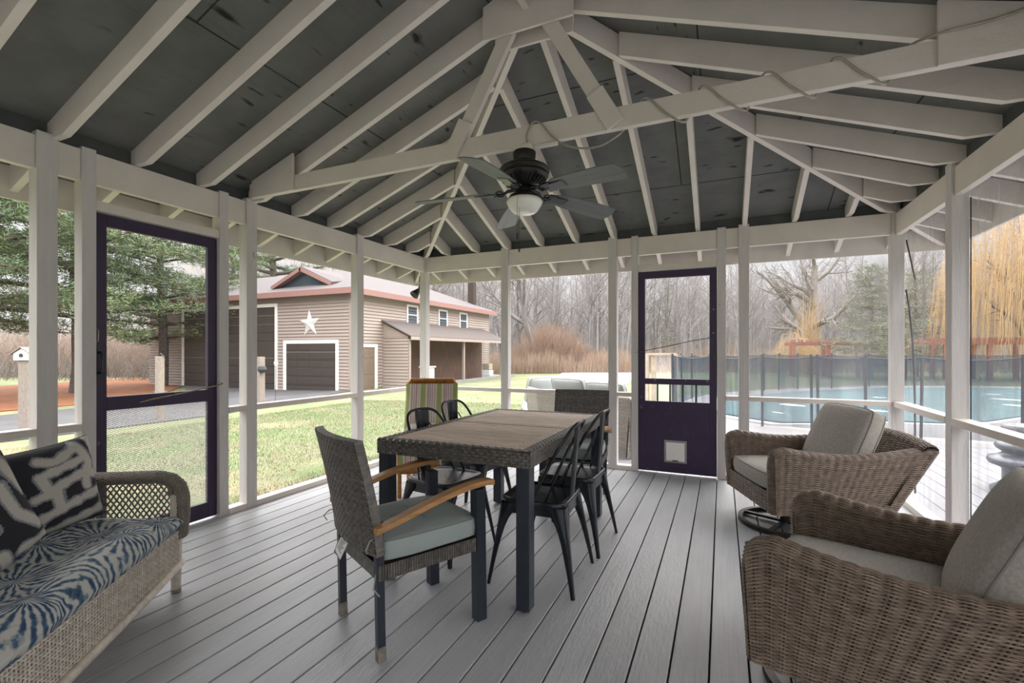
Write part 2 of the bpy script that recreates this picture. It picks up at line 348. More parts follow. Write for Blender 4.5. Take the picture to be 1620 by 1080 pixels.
def surf_n(S, u, v):
    e = 1e-3; a = S(np.clip(u + e, 0, 1), v) - S(np.clip(u - e, 0, 1), v); b = S(u, np.clip(v + e, 0, 1)) - S(u, np.clip(v - e, 0, 1))
    n = np.cross(a, b); return n / np.maximum(np.linalg.norm(n, axis=-1, keepdims=True), 1e-12)
FLAT = lambda w, t: [(-w, -t * .3), (-w * .7, t), (w * .7, t), (w, -t * .3)]
ROUND = lambda r, t=None: [(r * math.cos(a), (t or r) * math.sin(a)) for a in np.arange(5) * 2 * PI / 5]
def weave(mb, S, ns, nw, amp, wprof, sprof, sub=3, double=False, skip=1):
    """wefts run along u over and under ns stakes that run along v"""
    K = ns * sub + 1; u = np.linspace(0, 1, K); v = (np.arange(nw) + .5) / nw
    U, Vv = np.meshgrid(u, v); N = surf_n(S, U, Vv)
    ph = (np.arange(nw) // skip)[:, None]
    P = S(U, Vv) + N * (amp * np.cos(PI * (U * ns - .5) + PI * ph))[..., None]
    mb.strands(P, N, wprof)
    us = (np.arange(ns) + .5) / ns; vs = np.linspace(0, 1, max(nw // 2, 8) + 1)
    for du in ((-.13, .13) if double else (0,)):
        U2, V2 = np.meshgrid(us + du / ns, vs, indexing='ij'); N2 = surf_n(S, U2, V2)
        mb.strands(S(U2, V2), N2, sprof)
def backing(mb, S, nu=16, nv=16, off=-.004):
    U, V = np.meshgrid(np.linspace(0, 1, nu), np.linspace(0, 1, nv), indexing='ij'); mb.grid(S(U, V) + surf_n(S, U, V) * off)

def cushion(w, d, h, edge=.5, n=24, p=4, crease=0, seed=0, round_=.06, tilt=None):
    """returns MB of a stuffed cushion centred at origin; edge = edge thickness as a fraction of h"""
    mb = MB(); g = np.sin(np.linspace(-PI / 2, PI / 2, n + 1)); g = g * .6 + np.linspace(-1, 1, n + 1) * .4
    U, V = np.meshgrid(g, g, indexing='ij')
    X = w / 2 * U * (1 - round_ * V ** 4 * U ** 4); Y = d / 2 * V * (1 - round_ * U ** 4 * V ** 4)
    f = np.sqrt(np.clip((1 - np.abs(U) ** p) * (1 - np.abs(V) ** p), 0, 1)); T = h / 2 * (edge + (1 - edge) * f)
    if crease:
        r = random.Random(seed)
        for _ in range(5):
            a = r.uniform(0, PI); q = r.uniform(20, 40); T = T + f * crease * np.sin((U * math.cos(a) + V * math.sin(a)) * q * .4 + r.uniform(0, 6)) * .4
    top = np.stack([X, Y, T], -1); bot = np.stack([X, Y, -T], -1)
    mb.grid(top); mb.grid(bot[:, ::-1])
    ring = [(i, 0) for i in range(n)] + [(n, j) for j in range(n)] + [(n - i, n) for i in range(n)] + [(0, n - j) for j in range(n)]
    ct = np.array([top[a] for a in ring]); cb = np.array([bot[a] for a in ring]); m = len(ring)
    cen = np.array([0, 0, 0.]); mid = (ct + cb) / 2; out = mid / np.maximum(np.linalg.norm(mid[:, :2], axis=1, keepdims=True), 1e-6)
    k = 5; rows = [cb + (ct - cb) * t + out * math.sin(PI * t) * h * edge * .10 for t in np.linspace(0, 1, k)]
    mb.grid(np.stack(rows + [], 1)[:, ::-1], closed_u=True)
    return mb, ct, cb
def piping(ct, r=.005):
    mb = MB(); p = np.vstack([ct, ct[:1]]); mb.tube(p, r, 6, cap=False); return mb
def xf(o, loc=(0, 0, 0), rot=(0, 0, 0)):
    o.location = loc; o.rotation_euler = rot; return o

# ------------------------------------------------------------------ the pavilion
XL, XR, YB, YF = -3.40, 1.33, 4.97, -2.35
XC, YH = -1.035, 2.605
PT = .09                                   # post thickness
def zb(d): return 2.42 + .375 * (2.265 - d)
def zt(d): return zb(d) + .15

def build_floor():
    m = MB(); x = -.045 - .1417 * 25; r = random.Random(3)
    while x < 1.45:
        a, b = max(x + .0035, -3.51), min(x + .1417 - .0035, 1.44)
        if b - a > .02: m.bx(a, b, YF - .12, 5.07, -.03, 0)
        x += .1417
    fl = tag(m.build('floor', 'floor_paint', bevel=.003), kind='structure')
    u = MB(); u.bx(-3.5, 1.43, YF - .1, 5.06, -.25, -.031); u.build('floor_underside', 'under_floor', fl)
    # paint flecks along the door threshold
    t = MB()
    for px in (-.63, -.49, -.345, -.2, -.06): t.lathe([(0, .004), (.009, .003), (.012, 0)], 8, (px, 4.955, 0))
    t.build('screw_head', 'steel', fl)
build_floor()

def wall(name): return tag(empty(name), kind='structure')
def post(w, x0, x1, y0, y1, z1=2.44, z0=0.0, name='post', m='paint_post'):
    b = MB(); b.bx(x0, x1, y0, y1, z0, z1); return b.build(name, m, w, bevel=.003)
def screen(w, axis, c, a0, a1, z0, z1, m, name='screen', rip=0):
    b = MB(); n = 14
    A, Z = np.meshgrid(np.linspace(a0, a1, n), np.linspace(z0, z1, n), indexing='ij')
    P = np.stack([np.full_like(A, c), A, Z] if axis == 'x' else [A, np.full_like(A, c), Z], -1); b.grid(P)
    return b.build(name, m, w, smooth=True)

# left wall
LW = wall('wall_left')
LP = [(4.97, 5.06), (3.76, 3.85), (2.53, 2.62), (1.29, 1.38), (.04, .13), (-1.20, -1.11), (-2.44, -2.35)]
for y0, y1 in LP[1:]: post(LW, XL - PT, XL, y0, y1)
for y0, y1 in ((1.49, 1.56), (2.315, 2.385)): post(LW, XL - PT, XL - .004, y0, y1, 2.43, name='door_jamb')
post(LW, XL - .085, XL - .01, 1.56, 2.315, 2.135, 2.075, 'door_header', 'paint')
def span(w, y0, y1, name='rail'):
    for nm, z0, z1, a, b in (('header', 2.23, 2.415, .015, .06), ('sill_rail', .77, .812, -.002, .088), ('bottom_plate', 0, .045, .0, .09)):
        m = MB(); m.bx(XL - b, XL - a, y0, y1, z0, z1)
        if nm == 'sill_rail' and name == 'door' or nm == 'bottom_plate' and name == 'door': continue
        m.build(nm, 'paint', w, bevel=.003)
ys = [(-2.35, -1.20), (-1.11, .04), (.13, 1.29), (1.38, 1.49), (1.56, 2.315), (2.385, 2.53), (2.62, 3.76), (3.85, 4.97)]
for i, (a, b) in enumerate(ys):
    span(LW, a, b, 'door' if i == 4 else '')
    if i != 4: screen(LW, 'x', XL - PT - .004, a, b, .03, 2.24, 'screen_clear')
hk = MB(); hk.tube([(XL + .002, 2.585, 2.02), (XL + .004, 2.585, 1.985), (XL + .012, 2.59, 1.97), (XL + .02, 2.60, 1.975), (XL + .022, 2.605, 1.995)], .003, 6)
hk.build('hook', 'steel', LW, smooth=True)
# back wall
BW = wall('wall_back')
post(BW, XL - PT, XL, 4.97, 5.06, name='corner_post')
for x0, x1 in ((-2.355, -2.265), (-1.10, -1.01), (.145, .235)): post(BW, x0, x1, YB, YB + PT)
post(BW, 1.315, 1.405, YB, YB + PT, name='corner_post')
for x0, x1 in ((-.86, -.792), (-.043, .035)): post(BW, x0, x1, YB + .004, YB + PT, 2.43, name='door_jamb')
post(BW, -.792, -.043, YB + .01, YB + .08, 2.12, 2.06, 'door_header', 'paint')
xs = [(-3.40, -2.355), (-2.265, -1.10), (-1.01, -.86), (-.792, -.043), (.035, .145), (.235, 1.315)]
for i, (a, b) in enumerate(xs):
    for nm, z0, z1, c, d in (('header', 2.23, 2.415, .015, .06), ('sill_rail', .765, .807, -.002, .088), ('bottom_plate', 0, .045, 0, .09)):
        if i == 3 and nm != 'header': continue
        m = MB(); m.bx(a, b, YB + c, YB + d, z0, z1); m.build(nm, 'paint', BW, bevel=.003)
    if i != 3: screen(BW, 'y', YB + PT + .004, a, b, .03, 2.24, 'screen_haze' if i == 5 else 'screen_clear')
# right wall
RW = wall('wall_right')
for y0, y1 in ((3.87, 3.96), (2.62, 2.71), (1.38, 1.47), (.13, .22), (-1.11, -1.02), (-2.44, -2.35)): post(RW, XR, XR + PT, y0, y1)
ys = [(3.96, 4.97), (2.71, 3.87), (1.47, 2.62), (.22, 1.38), (-1.02, .13), (-2.35, -1.11)]
for a, b in ys:
    for nm, z0, z1, c, d in (('header', 2.22, 2.40, .015, .06), ('sill_rail', .765, .81, -.002, .088), ('bottom_plate', 0, .045, 0, .09)):
        m = MB(); m.bx(XR + c, XR + d, a, b, z0, z1); m.build(nm, 'paint', RW, bevel=.003)
    screen(RW, 'x', XR + PT + .004, a, b, .03, 2.24, 'screen_haze')
zp = MB(); zp.tube([(1.436, 5.045, 1.76), (1.436, 4.98, 1.62), (1.437, 4.91, 1.38), (1.436, 4.865, 1.1), (1.436, 4.845, .85), (1.436, 4.84, .5), (1.436, 4.84, .08)], .0075, 8)
zp.tube([(1.434, 5.03, 2.18), (1.436, 4.97, 2.06), (1.436, 4.90, 1.93), (1.436, 4.84, 1.82)], .006, 6)
zp.build('screen_zipper', 'dark_cord', RW, smooth=True)
for y in (3.85, 2.69):
    e = MB(); e.bx(XR + PT - .002, XR + PT + .003, y + .004, y + .010, .05, 2.2); e.build('screen_edge', 'dark_cord', RW)
# front wall (behind the camera)
FW = wall('wall_front')
post(FW, XL - PT, XL, YF - PT, YF, name='corner_post'); post(FW, XR, XR + PT, YF - PT, YF, name='corner_post')
for x0, x1 in ((-2.355, -2.265), (-1.10, -1.01), (.145, .235)): post(FW, x0, x1, YF - PT, YF)
for nm, z0, z1 in (('header', 2.23, 2.415), ('sill_rail', .765, .807), ('bottom_plate', 0, .045)):
    for a, b in ((-3.4, -2.355), (-2.265, -1.10), (-1.01, .145), (.235, 1.33)):
        m = MB(); m.bx(a, b, YF - .06, YF - .015, z0, z1); m.build(nm, 'paint', FW, bevel=.003)

# roof
CE = tag(empty('ceiling'), kind='structure')
YH2 = YF + 2.265 + .1
TAIL = 2.865
def side_pts(d0, d1=TAIL):
    """rafter outline in (d, z): d0 inner end"""
    p = [(d0, zb(d0))]
    if d0 < 2.2: p += [(2.265, 2.42), (2.46, 2.42), (2.46, zb(2.46))]
    p += [(d1, zb(d1)), (d1, zt(d1)), (d0, zt(d0))]
    return p
def rafter_x(sgn, y, d0, w=.04, name='rafter'):
    m = MB(); m.prism([(XC + sgn * d, y - w / 2, z) for d, z in side_pts(d0)], (0, w, 0)); m.build(name, 'paint', CE, bevel=.002)
def rafter_y(sgn, x, d0, w=.04, yc=YH):
    m = MB(); m.prism([(x - w / 2, yc + sgn * d, z) for d, z in side_pts(d0)], (w, 0, 0)); m.build('rafter', 'paint', CE, bevel=.002)
SP = .41
for s in (-1, 1):
    k = 0; y = YH
    while y > YH2 - .05: rafter_x(s, y, .02); y -= SP; k += 1
    for k in range(1, 6): rafter_x(s, YH + SP * k, SP * k + .03); rafter_x(s, YH2 - SP * k, SP * k + .03)
rafter_y(1, XC, .03); rafter_y(-1, XC, .03, yc=YH2)
for k in range(1, 6):
    for s in (-1, 1):
        rafter_y(1, XC + s * SP * k, SP * k + .03); rafter_y(-1, XC + s * SP * k, SP * k + .03, yc=YH2)
# overhang stub rafters outside the corner jacks
for k in (6,):
    for s in (-1, 1): rafter_x(s, YH + SP * k + .0, SP * k + .05); rafter_y(1, XC + s * SP * k, SP * k + .05)
for sx in (-1, 1):
    for (yc, sy) in ((YH, 1), (YH2, -1)):
        m = MB(); r = math.sqrt(.5); o = np.array([-sy * sx * r * .04, r * .04, 0]) if True else 0
        o = np.array([sy * r, -sx * r, 0]) * .042
        pts = [(XC + sx * d, yc + sy * d, z - .012) for d, z in side_pts(.0)]
        m.prism(np.array(pts) - o / 2, o); m.build('hip_rafter', 'paint', CE, bevel=.002)
m = MB(); m.bx(XC - .02, XC + .02, YH2, YH - .035, 3.21, 3.44); m.build('ridge_board', 'paint', CE, bevel=.002)
E_ = TAIL + .02
def plane(pts, m_, name='roof_panel'):
    m = MB(); m.prism(pts, (0, 0, .03)); return m.build(name, m_, CE)
zr, ze = zt(0), zt(E_)
plane([(XC, YH, zr), (XC, YH2, zr), (XC - E_, YH2 - E_, ze), (XC - E_, YH + E_, ze)], 'ceiling_ply')
plane([(XC, YH2, zr), (XC, YH, zr), (XC + E_, YH + E_, ze), (XC + E_, YH2 - E_, ze)], 'ceiling_ply')
plane([(XC, YH, zr), (XC - E_, YH + E_, ze), (XC + E_, YH + E_, ze)], 'ceiling_ply_end')
plane([(XC, YH2, zr), (XC + E_, YH2 - E_, ze), (XC - E_, YH2 - E_, ze)], 'ceiling_ply_end')
for a in ((XC - 2.44, XC - 2.42, YF, YB + .08), (XC + 2.42, XC + 2.44, YF, YB + .08), (XC - 2.44, XC + 2.44, YH + 2.42, YH + 2.44), (XC - 2.44, XC + 2.44, YH2 - 2.44, YH2 - 2.42)):
    m = MB(); m.bx(*a, 2.416, zt(2.43)); m.build('frieze_block', 'blocking', CE)
for a in ((XC - TAIL - .02, XC - TAIL, YH2 - TAIL, YH + TAIL), (XC + TAIL, XC + TAIL + .02, YH2 - TAIL, YH + TAIL), (XC - TAIL, XC + TAIL, YH + TAIL, YH + TAIL + .02), (XC - TAIL, XC + TAIL, YH2 - TAIL - .02, YH2 - TAIL)):
    m = MB(); m.bx(*a, 2.15, 2.345); m.build('fascia_board', 'paint', CE)
# truss under the end of the ridge
TY = YH - .02
m = MB(); m.bx(XC - 2.35, XC + 2.35, TY - .045, TY - .005, 2.43, 2.545); m.build('tie_beam', 'paint', CE, bevel=.003)
def plate(pts, name, y0=TY - .065, t=.018):
    m = MB(); m.prism([(XC + a, y0, z) for a, z in pts], (0, t, 0)); m.build(name, 'paint', CE, bevel=.002)
for s in (-1, 1):
    plate([(s * 2.30, 2.425), (s * 1.86, 2.425), (s * 1.86, 2.70), (s * 2.30, 2.555)], 'gusset_plate')
    # king braces
    a = np.array([XC + s * .12, TY - .025, 3.14]); b = np.array([XC + s * .50, TY - .025, 2.47])
    m = MB(); m.beam(a, b, .036, .085, up=(1, 0, .3)); m.build('brace', 'paint', CE, bevel=.002)
    d = (b - a) / np.linalg.norm(b - a); c = b - d * .07
    m = MB(); m.beam(b - d * .20 + np.array([0, -.032, 0]), b + d * .03 + np.array([0, -.032, 0]), .018, .10, up=(1, 0, .3)); m.build('brace_plate', 'paint', CE, bevel=.002)
plate([(-.28, 3.10), (.28, 3.10), (.28, 3.30), (0, 3.41), (-.28, 3.30)], 'peak_gusset')
plate([(-.25, 3.08), (.25, 3.08), (.25, 3.30), (0, 3.41), (-.25, 3.30)], 'peak_gusset', y0=YH + .022)

# doors
def make_door(name, W, H, solid):
    """local: x across 0..W, y thickness, z up"""
    d = tag(empty(name), kind='structure')
    T = .032; st = .066
    m = MB(); m.bx(0, st, 0, T, 0, H); m.build('stile', 'purple', d, bevel=.004)
    m = MB(); m.bx(W - st, W, 0, T, 0, H); m.build('stile', 'purple', d, bevel=.004)
    m = MB(); m.bx(st, W - st, 0, T, H - .075, H); m.build('top_rail', 'purple', d, bevel=.004)
    return d, T, st
d1, T, st = make_door('door_1', .752, 2.05, False)
d1.location = (XL - .035, 1.561, .02); d1.rotation_euler = (0, 0, PI / 2)
m = MB(); m.bx(st, .752 - st, 0, T, .85, .935); m.build('middle_rail', 'purple', d1, bevel=.004)
m = MB(); m.bx(st, .752 - st, 0, T, 0, .11); m.build('bottom_rail', 'purple', d1, bevel=.004)
screen(d1, 'y', T * .5, st, .752 - st, .9, 1.98, 'screen_clear')
g = MB()
W_, z0, z1 = .752 - 2 * st, .11, .85
cw, ch = .021, .0125
def clipline(x0, z0_, slope, sgn):
    pass
lines = []
n = int((W_ + (z1 - z0) / ch * cw) / cw) + 1
for s in (1, -1):
    for i in range(-int((z1 - z0) / ch), int(W_ / cw) + 1):
        xa = i * cw; k = ch / cw
        # z = z0 + k*(x-xa); clip to the opening
        t0, t1 = max(0, xa), min(W_, xa + (z1 - z0) / k)
        if t1 - t0 < .01: continue
        p = [(t0, z0 + k * (t0 - xa)), (t1, z0 + k * (t1 - xa))]
        if s < 0: p = [(W_ - x, z) for x, z in p]
        lines.append([(st + x, .010 + .001 * s, z) for x, z in p])
P = np.array([[np.array(a) + (np.array(b) - np.array(a)) * t for t in (0, .5, 1)] for a, b in lines])
g.strands(P, np.broadcast_to(np.array([0., 1, 0]), P.shape), [(-.0011, -.0008), (.0011, -.0008), (.0011, .0008), (-.0011, .0008)])
g.build('door_grille', 'steel_grille' if 'steel_grille' in MATS else 'siding_trim', d1)
screen(d1, 'y', T * .4, st, .752 - st, .1, .86, 'screen_clear')
h = MB(); h.tube([(.026, -.002, 1.08), (.026, -.03, 1.09), (.026, -.036, 1.13), (.026, -.036, 1.16), (.026, -.03, 1.20), (.026, -.002, 1.21)], .007, 8)
h.box((.026, -.002, 1.075), (.02, .005, .03)); h.box((.026, -.002, 1.215), (.02, .005, .03)); h.build('door_handle', 'black_metal', d1, smooth=False)
h = MB(); h.tube([(.012, -.004, 1.27), (.012, -.02, 1.275), (.014, -.02, 1.34), (.005, -.006, 1.35)], .003, 6); h.build('hook_latch', 'steel', d1, smooth=True)
r_ = MB(); r_.tube([(.24, -.006, .885), (.30, -.03, .90), (.5, -.05, .93), (.72, -.055, .965), (.765, -.045, .975), (.77, -.01, .98)], .005, 6); r_.build('closer_rope', 'rope', d1, smooth=True)

d2, T, st = make_door('door_2', .745, 2.04, True)
d2.location = (-.79, YB + .02, .015)
W = .745
m = MB(); m.bx(st, W - st, 0, T, .885, .945); m.build('middle_rail', 'purple', d2, bevel=.004)
m = MB(); m.bx(st - .01, W - st + .01, .004, T - .004, 0.0, .715); m.bx(st, W - st, 0, T, 0, .06); m.build('kick_panel', 'purple', d2, bevel=.003)
for k in range(4):
    x = st + (W - 2 * st) * (k + 1) / 5
    m = MB(); prof = [(.007, .715)]
    for j in range(12): z = .72 + j * .0135; prof += [(.006, z), (.0115, z + .004), (.0115, z + .009), (.006, z + .0125)]
    prof += [(.007, .885)]; m.lathe(prof, 10, (x, T / 2, 0)); m.build('spindle', 'black_metal', d2, smooth=True)
screen(d2, 'y', T * .6, st, W - st, .90, 1.97, 'screen_clear')
screen(d2, 'y', T * .8, st, W - st, .71, .89, 'screen_clear')
m = MB(); m.prism([(.255 + a, -.006, .10 + b) for a, b in ((0, 0), (.215, 0), (.215, .225), (0, .225))], (0, .014, 0)); pf = m.build('pet_flap_frame', 'slate_frame' if 'slate_frame' in MATS else 'steel_frame', d2, bevel=.006) if False else m.build('pet_flap_frame', 'flap_frame', d2, bevel=.006)
m = MB(); m.bx(.275, .45, -.014, -.004, .118, .305); m.build('pet_flap', 'white_plastic', pf, bevel=.008)
m = MB(); m.bx(.335, .39, -.022, -.013, .121, .130); m.build('flap_catch', 'dark_cord', pf)
r_ = MB(); r_.tube([(-.05, -.012, 1.205), (.1, -.016, 1.235), (.3, -.016, 1.275), (.5, -.014, 1.32), (W - .02, -.01, 1.36)], .004, 6); r_.build('closer_rope', 'dark_cord', d2, smooth=True)
m = MB(); m.bx(W - .028, W - .012, -.01, .0, 1.10, 1.22); m.build('latch_plate', 'black_metal', d2)
m = MB()
for sx, sz in ((st + .1, .93), (W - st - .02, .93), (.03, 1.22), (.03, .75), (.03, .64), (W - .03, 1.63), (W - .03, 1.4)): m.lathe([(0, .004), (.005, .0)], 8, (0, 0, 0)) if False else m.box((sx, -.002, sz), (.009, .004, .009))
m.build('screw_head', 'steel', d2)

# ceiling fan
FX, FY = XC - .025, TY - .025
fan = empty('ceiling_fan', (FX, FY, 0), label='black five-blade ceiling fan with a white glass light under the tie beam', cat='ceiling fan')
m = MB(); m.box((.0, 0, 2.416), (.11, .10, .03)); m.box((.13, .01, 2.424), (.14, .035, .014)); m.build('mounting_block', 'paint', fan, bevel=.002)
m = MB(); m.lathe([(0, 2.402), (.066, 2.402), (.068, 2.395), (.063, 2.35), (.058, 2.34), (0, 2.34)], 40); m.build('canopy', 'bronze', fan, smooth=True)
m = MB(); m.lathe([(0, 2.345), (.058, 2.345), (.075, 2.335), (.105, 2.325), (.14, 2.305), (.148, 2.295), (.148, 2.285), (.135, 2.28), (.135, 2.272), (.142, 2.266), (.14, 2.255), (.11, 2.225), (.075, 2.205), (.05, 2.20), (0, 2.20)], 48)
m.build('motor_housing', 'bronze', fan, smooth=True)
m = MB()
for k in range(30):
    a = k * 2 * PI / 30; c, s = math.cos(a), math.sin(a); m.beam((.085 * c, .085 * s, 2.208), (.128 * c, .128 * s, 2.238), .006, .012)
m.build('cooling_fins', 'black_metal', fan)
m = MB(); m.lathe([(0, 2.205), (.045, 2.205), (.045, 2.19), (.05, 2.185), (.05, 2.17), (.05, 2.165), (.085, 2.145), (.095, 2.13), (.095, 2.122), (0, 2.122)], 40); m.build('switch_housing', 'bronze', fan, smooth=True)
m = MB(); m.lathe([(.09, 2.128), (.103, 2.118), (.106, 2.105), (.10, 2.09), (.082, 2.062), (.072, 2.052), (.066, 2.05), (.064, 2.046), (.04, 2.04), (0, 2.039)], 48); m.build('glass_shade', 'opal_glass', fan, smooth=True)
for k, ang in enumerate((-19, 53, 125, 197, 269)):
    b = bpy.data.objects.new('fan_blade', None)
    bl = MB(); n = 26; L0, L1 = .20, .655
    t = np.linspace(0, 1, n); wdt = .052 + .020 * np.sin(np.clip(t * 1.35, 0, 1) * PI / 2) ; wdt = np.where(t > .93, wdt * np.sqrt(np.clip(1 - ((t - .93) / .075) ** 2, .02, 1)), wdt); wdt = np.where(t < .06, wdt * (.6 + .4 * t / .06), wdt)
    pitch = math.radians(-13); zc = 2.165 - .035 * t
    rows = []
    for q in (-1, -.5, 0, .5, 1):
        rows.append(np.stack([L0 + (L1 - L0) * t, q * wdt * math.cos(pitch), zc + q * wdt * math.sin(pitch)], -1))
    topg = np.stack(rows, 1); bl.grid(topg[:, ::-1]); bl.grid(topg - np.array([0, 0, .006])); 
    bl.grid(np.stack([topg[:, 0], topg[:, 0] - np.array([0, 0, .006])], 1)); bl.grid(np.stack([topg[:, -1] - np.array([0, 0, .006]), topg[:, -1]], 1)); bl.grid(np.stack([topg[-1], topg[-1] - np.array([0, 0, .006])], 1))
    o = bl.build('fan_blade', 'blade_top', fan, smooth=False); o.rotation_euler = (0, 0, math.radians(ang))
    ir = MB(); ir.tube([(.045, 0, 2.185), (.10, 0, 2.175), (.13, .01, 2.152), (.18, 0, 2.155)], [.012, .009, .008, .01], 8)
    ir.box((.235, 0, 2.153), (.12, .06, .008), Matrix.Rotation(pitch, 3, 'X')); ir.box((.185, 0, 2.155), (.05, .085, .010), Matrix.Rotation(pitch, 3, 'X'))
    for s in (-1, 1):
        a = np.linspace(0, 2 * PI, 12); ir.tube([(.145 + .022 * math.cos(q), s * .025 + .018 * math.sin(q), 2.16) for q in a], .003, 5)
    ir.build('blade_iron', 'black_metal', o, smooth=False)
m = MB(); m.tube([(.05, -.03, 2.16), (.08, -.075, 2.14), (.0, -.108, 2.1), (.0, -.108, 2.03), (0, -.107, 1.875)], .0012, 5); m.tube([(.0, -.107, 1.90), (0, -.107, 1.865)], .006, 8)
m.tube([(.012, -.108, 2.05), (.012, -.107, 1.80)], .0012, 5); m.tube([(.012, -.107, 1.835), (.012, -.107, 1.795)], .0055, 8); m.build('pull_chain', 'dark_cord', fan, smooth=True)

# electric cable wound round the tie beam
def cable():
    f = TY - .045; bk = TY - .005; zl, zu = 2.43, 2.545; p = []
    def S(x, y, z): p.append((x, y, z))
    S(-1.02, f - .03, 2.43); S(-1.03, f - .02, 2.48); S(-1.01, f - .012, 2.535); S(-.985, f + .0, 2.558); S(-.94, f - .016, 2.53); S(-.88, f - .02, 2.45); S(-.80, f - .02, 2.385); S(-.70, f - .01, 2.35); S(-.60, f, 2.352); S(-.53, f + .01, 2.385); S(-.50, bk, 2.42); S(-.44, bk + .012, 2.49); S(-.40, bk, 2.555)
    for x0 in (-.375, -.095, .19, .46):
        S(x0, f - .004, 2.556); S(x0 + .035, f - .010, 2.54); S(x0 + .09, f - .012, 2.475); S(x0 + .145, f - .012, 2.425); S(x0 + .185, f + .01, 2.405); S(x0 + .21, bk, 2.42)
        if x0 < .4: S(x0 + .235, bk + .01, 2.49); S(x0 + .262, bk, 2.55)
    S(.70, bk + .01, 2.48); S(.74, bk, 2.555); S(.78, f + .01, 2.562); S(.86, f - .03, 2.555); S(1.0, f - .035, 2.56); S(1.12, f - .035, 2.585); S(1.28, f - .035, 2.64)
    P = np.array(p); 
    # smooth (Catmull-Rom)
    out = []
    Q = np.vstack([P[0], P, P[-1]])
    for i in range(len(P) - 1):
        p0, p1, p2, p3 = Q[i:i + 4]
        for t in np.linspace(0, 1, 5, endpoint=False): out.append(.5 * ((2 * p1) + (-p0 + p2) * t + (2 * p0 - 5 * p1 + 4 * p2 - p3) * t * t + (-p0 + 3 * p1 - 3 * p2 + p3) * t ** 3))
    out.append(P[-1]); m = MB(); m.tube(out, .0055, 8)
    tag(m.build('electric_cable', 'cable_sheath', smooth=True), 'grey electric cable spiralling around the tie beam beside the fan', 'cable')
cable()
m = empty('flood_light', (-3.60, 5.10, 2.03), label='small black flood light under the eave at the far left corner', cat='flood light')
q = MB(); q.lathe([(0, .0), (.03, 0), (.035, .02), (.06, .09), (.06, .10), (.05, .10), (0, .06)], 20); o = q.build('lamp_head', 'black_metal', m, smooth=True); o.rotation_euler = (math.radians(140), math.radians(20), 0)
q = MB(); q.tube([(0, 0, 0), (.02, .0, .06), (.05, -.01, .115)], .012, 8); q.tube([(.05, -.01, .10), (.05, -.01, .17)], .03, 10); q.build('mount', 'black_metal', m, smooth=True)

# ------------------------------------------------------------------ outdoors: ground
def sst(a, b, x): t = np.clip((np.asarray(x, float) - a) / (b - a), 0, 1); return t * t * (3 - 2 * t)
def gz(x, y):
    x = np.asarray(x, float); y = np.asarray(y, float); l = np.maximum(-3.5 - x, 0)
    return -.13 - .10 * sst(0, 1.2, l) - .40 * sst(2, 17, l) - .30 * sst(12, 45, y) * (1 - sst(2, 17, l)) 
def gzf(x, y): return float(gz(x, y))
m = MB(); gx = np.concatenate([np.linspace(-130, -40, 12), np.linspace(-38, 30, 90), np.linspace(34, 130, 12)]); gy = np.concatenate([np.linspace(-60, -8, 8), np.linspace(-6, 60, 90), np.linspace(64, 150, 10)])
A, B = np.meshgrid(gx, gy, indexing='ij'); m.grid(np.stack([A, B, gz(A, B)], -1)); tag(m.build('ground', 'grass', smooth=True), kind='structure')
def ribbon(name, e0, e1, m_, dz, n=8, kind='structure'):
    m = MB(); e0 = np.array(e0, float); e1 = np.array(e1, float)
    def dens(e): t = np.linspace(0, len(e) - 1, (len(e) - 1) * 4 + 1); return np.stack([np.interp(t, np.arange(len(e)), e[:, k]) for k in (0, 1)], -1)
    a, b = dens(e0), dens(e1); T = np.linspace(0, 1, n)[None, :, None]; P = a[:, None] * (1 - T) + b[:, None] * T
    Z = gz(P[..., 0], P[..., 1]) + dz; m.grid(np.concatenate([P, Z[..., None]], -1)); m.grid(np.concatenate([P, Z[..., None] - .12], -1)[:, ::-1])
    for k in (0, -1): 
        E1 = np.concatenate([P[:, k], Z[:, k][:, None]], -1); m.grid(np.stack([E1, E1 - [0, 0, .12]], 1))
    o = m.build(name, m_, smooth=False); tag(o, kind=kind); return o
ribbon('driveway', [(-12.6, -14), (-12.2, -4), (-11.8, 2), (-11.6, 5), (-11.7, 8), (-12.9, 10.8), (-14.2, 14), (-15.0, 16.3), (-15.4, 17.4)], [(-19.5, -14), (-19.3, -4), (-19.0, 3), (-18.9, 6), (-19.2, 9), (-21, 12.5), (-24.5, 15), (-27.5, 16.3), (-28, 16.9)], 'asphalt', .03)
ribbon('mulch_bed', [(-20.6, -14), (-20.4, 0), (-20.2, 5), (-20.6, 9), (-22.8, 13), (-26, 15.6)], [(-34, -14), (-34, 0), (-35, 8), (-36, 14), (-37, 18), (-38, 20)], 'mulch', .035)
ribbon('gravel_path', [(-2.7, 5.1), (-2.8, 7.5), (-4.8, 11.4), (-7.1, 17.6), (-13, 41)], [(-.4, 5.1), (-.4, 9.5), (-2.6, 14), (-4.0, 22), (-6.6, 43)], 'pale_gravel', .04)
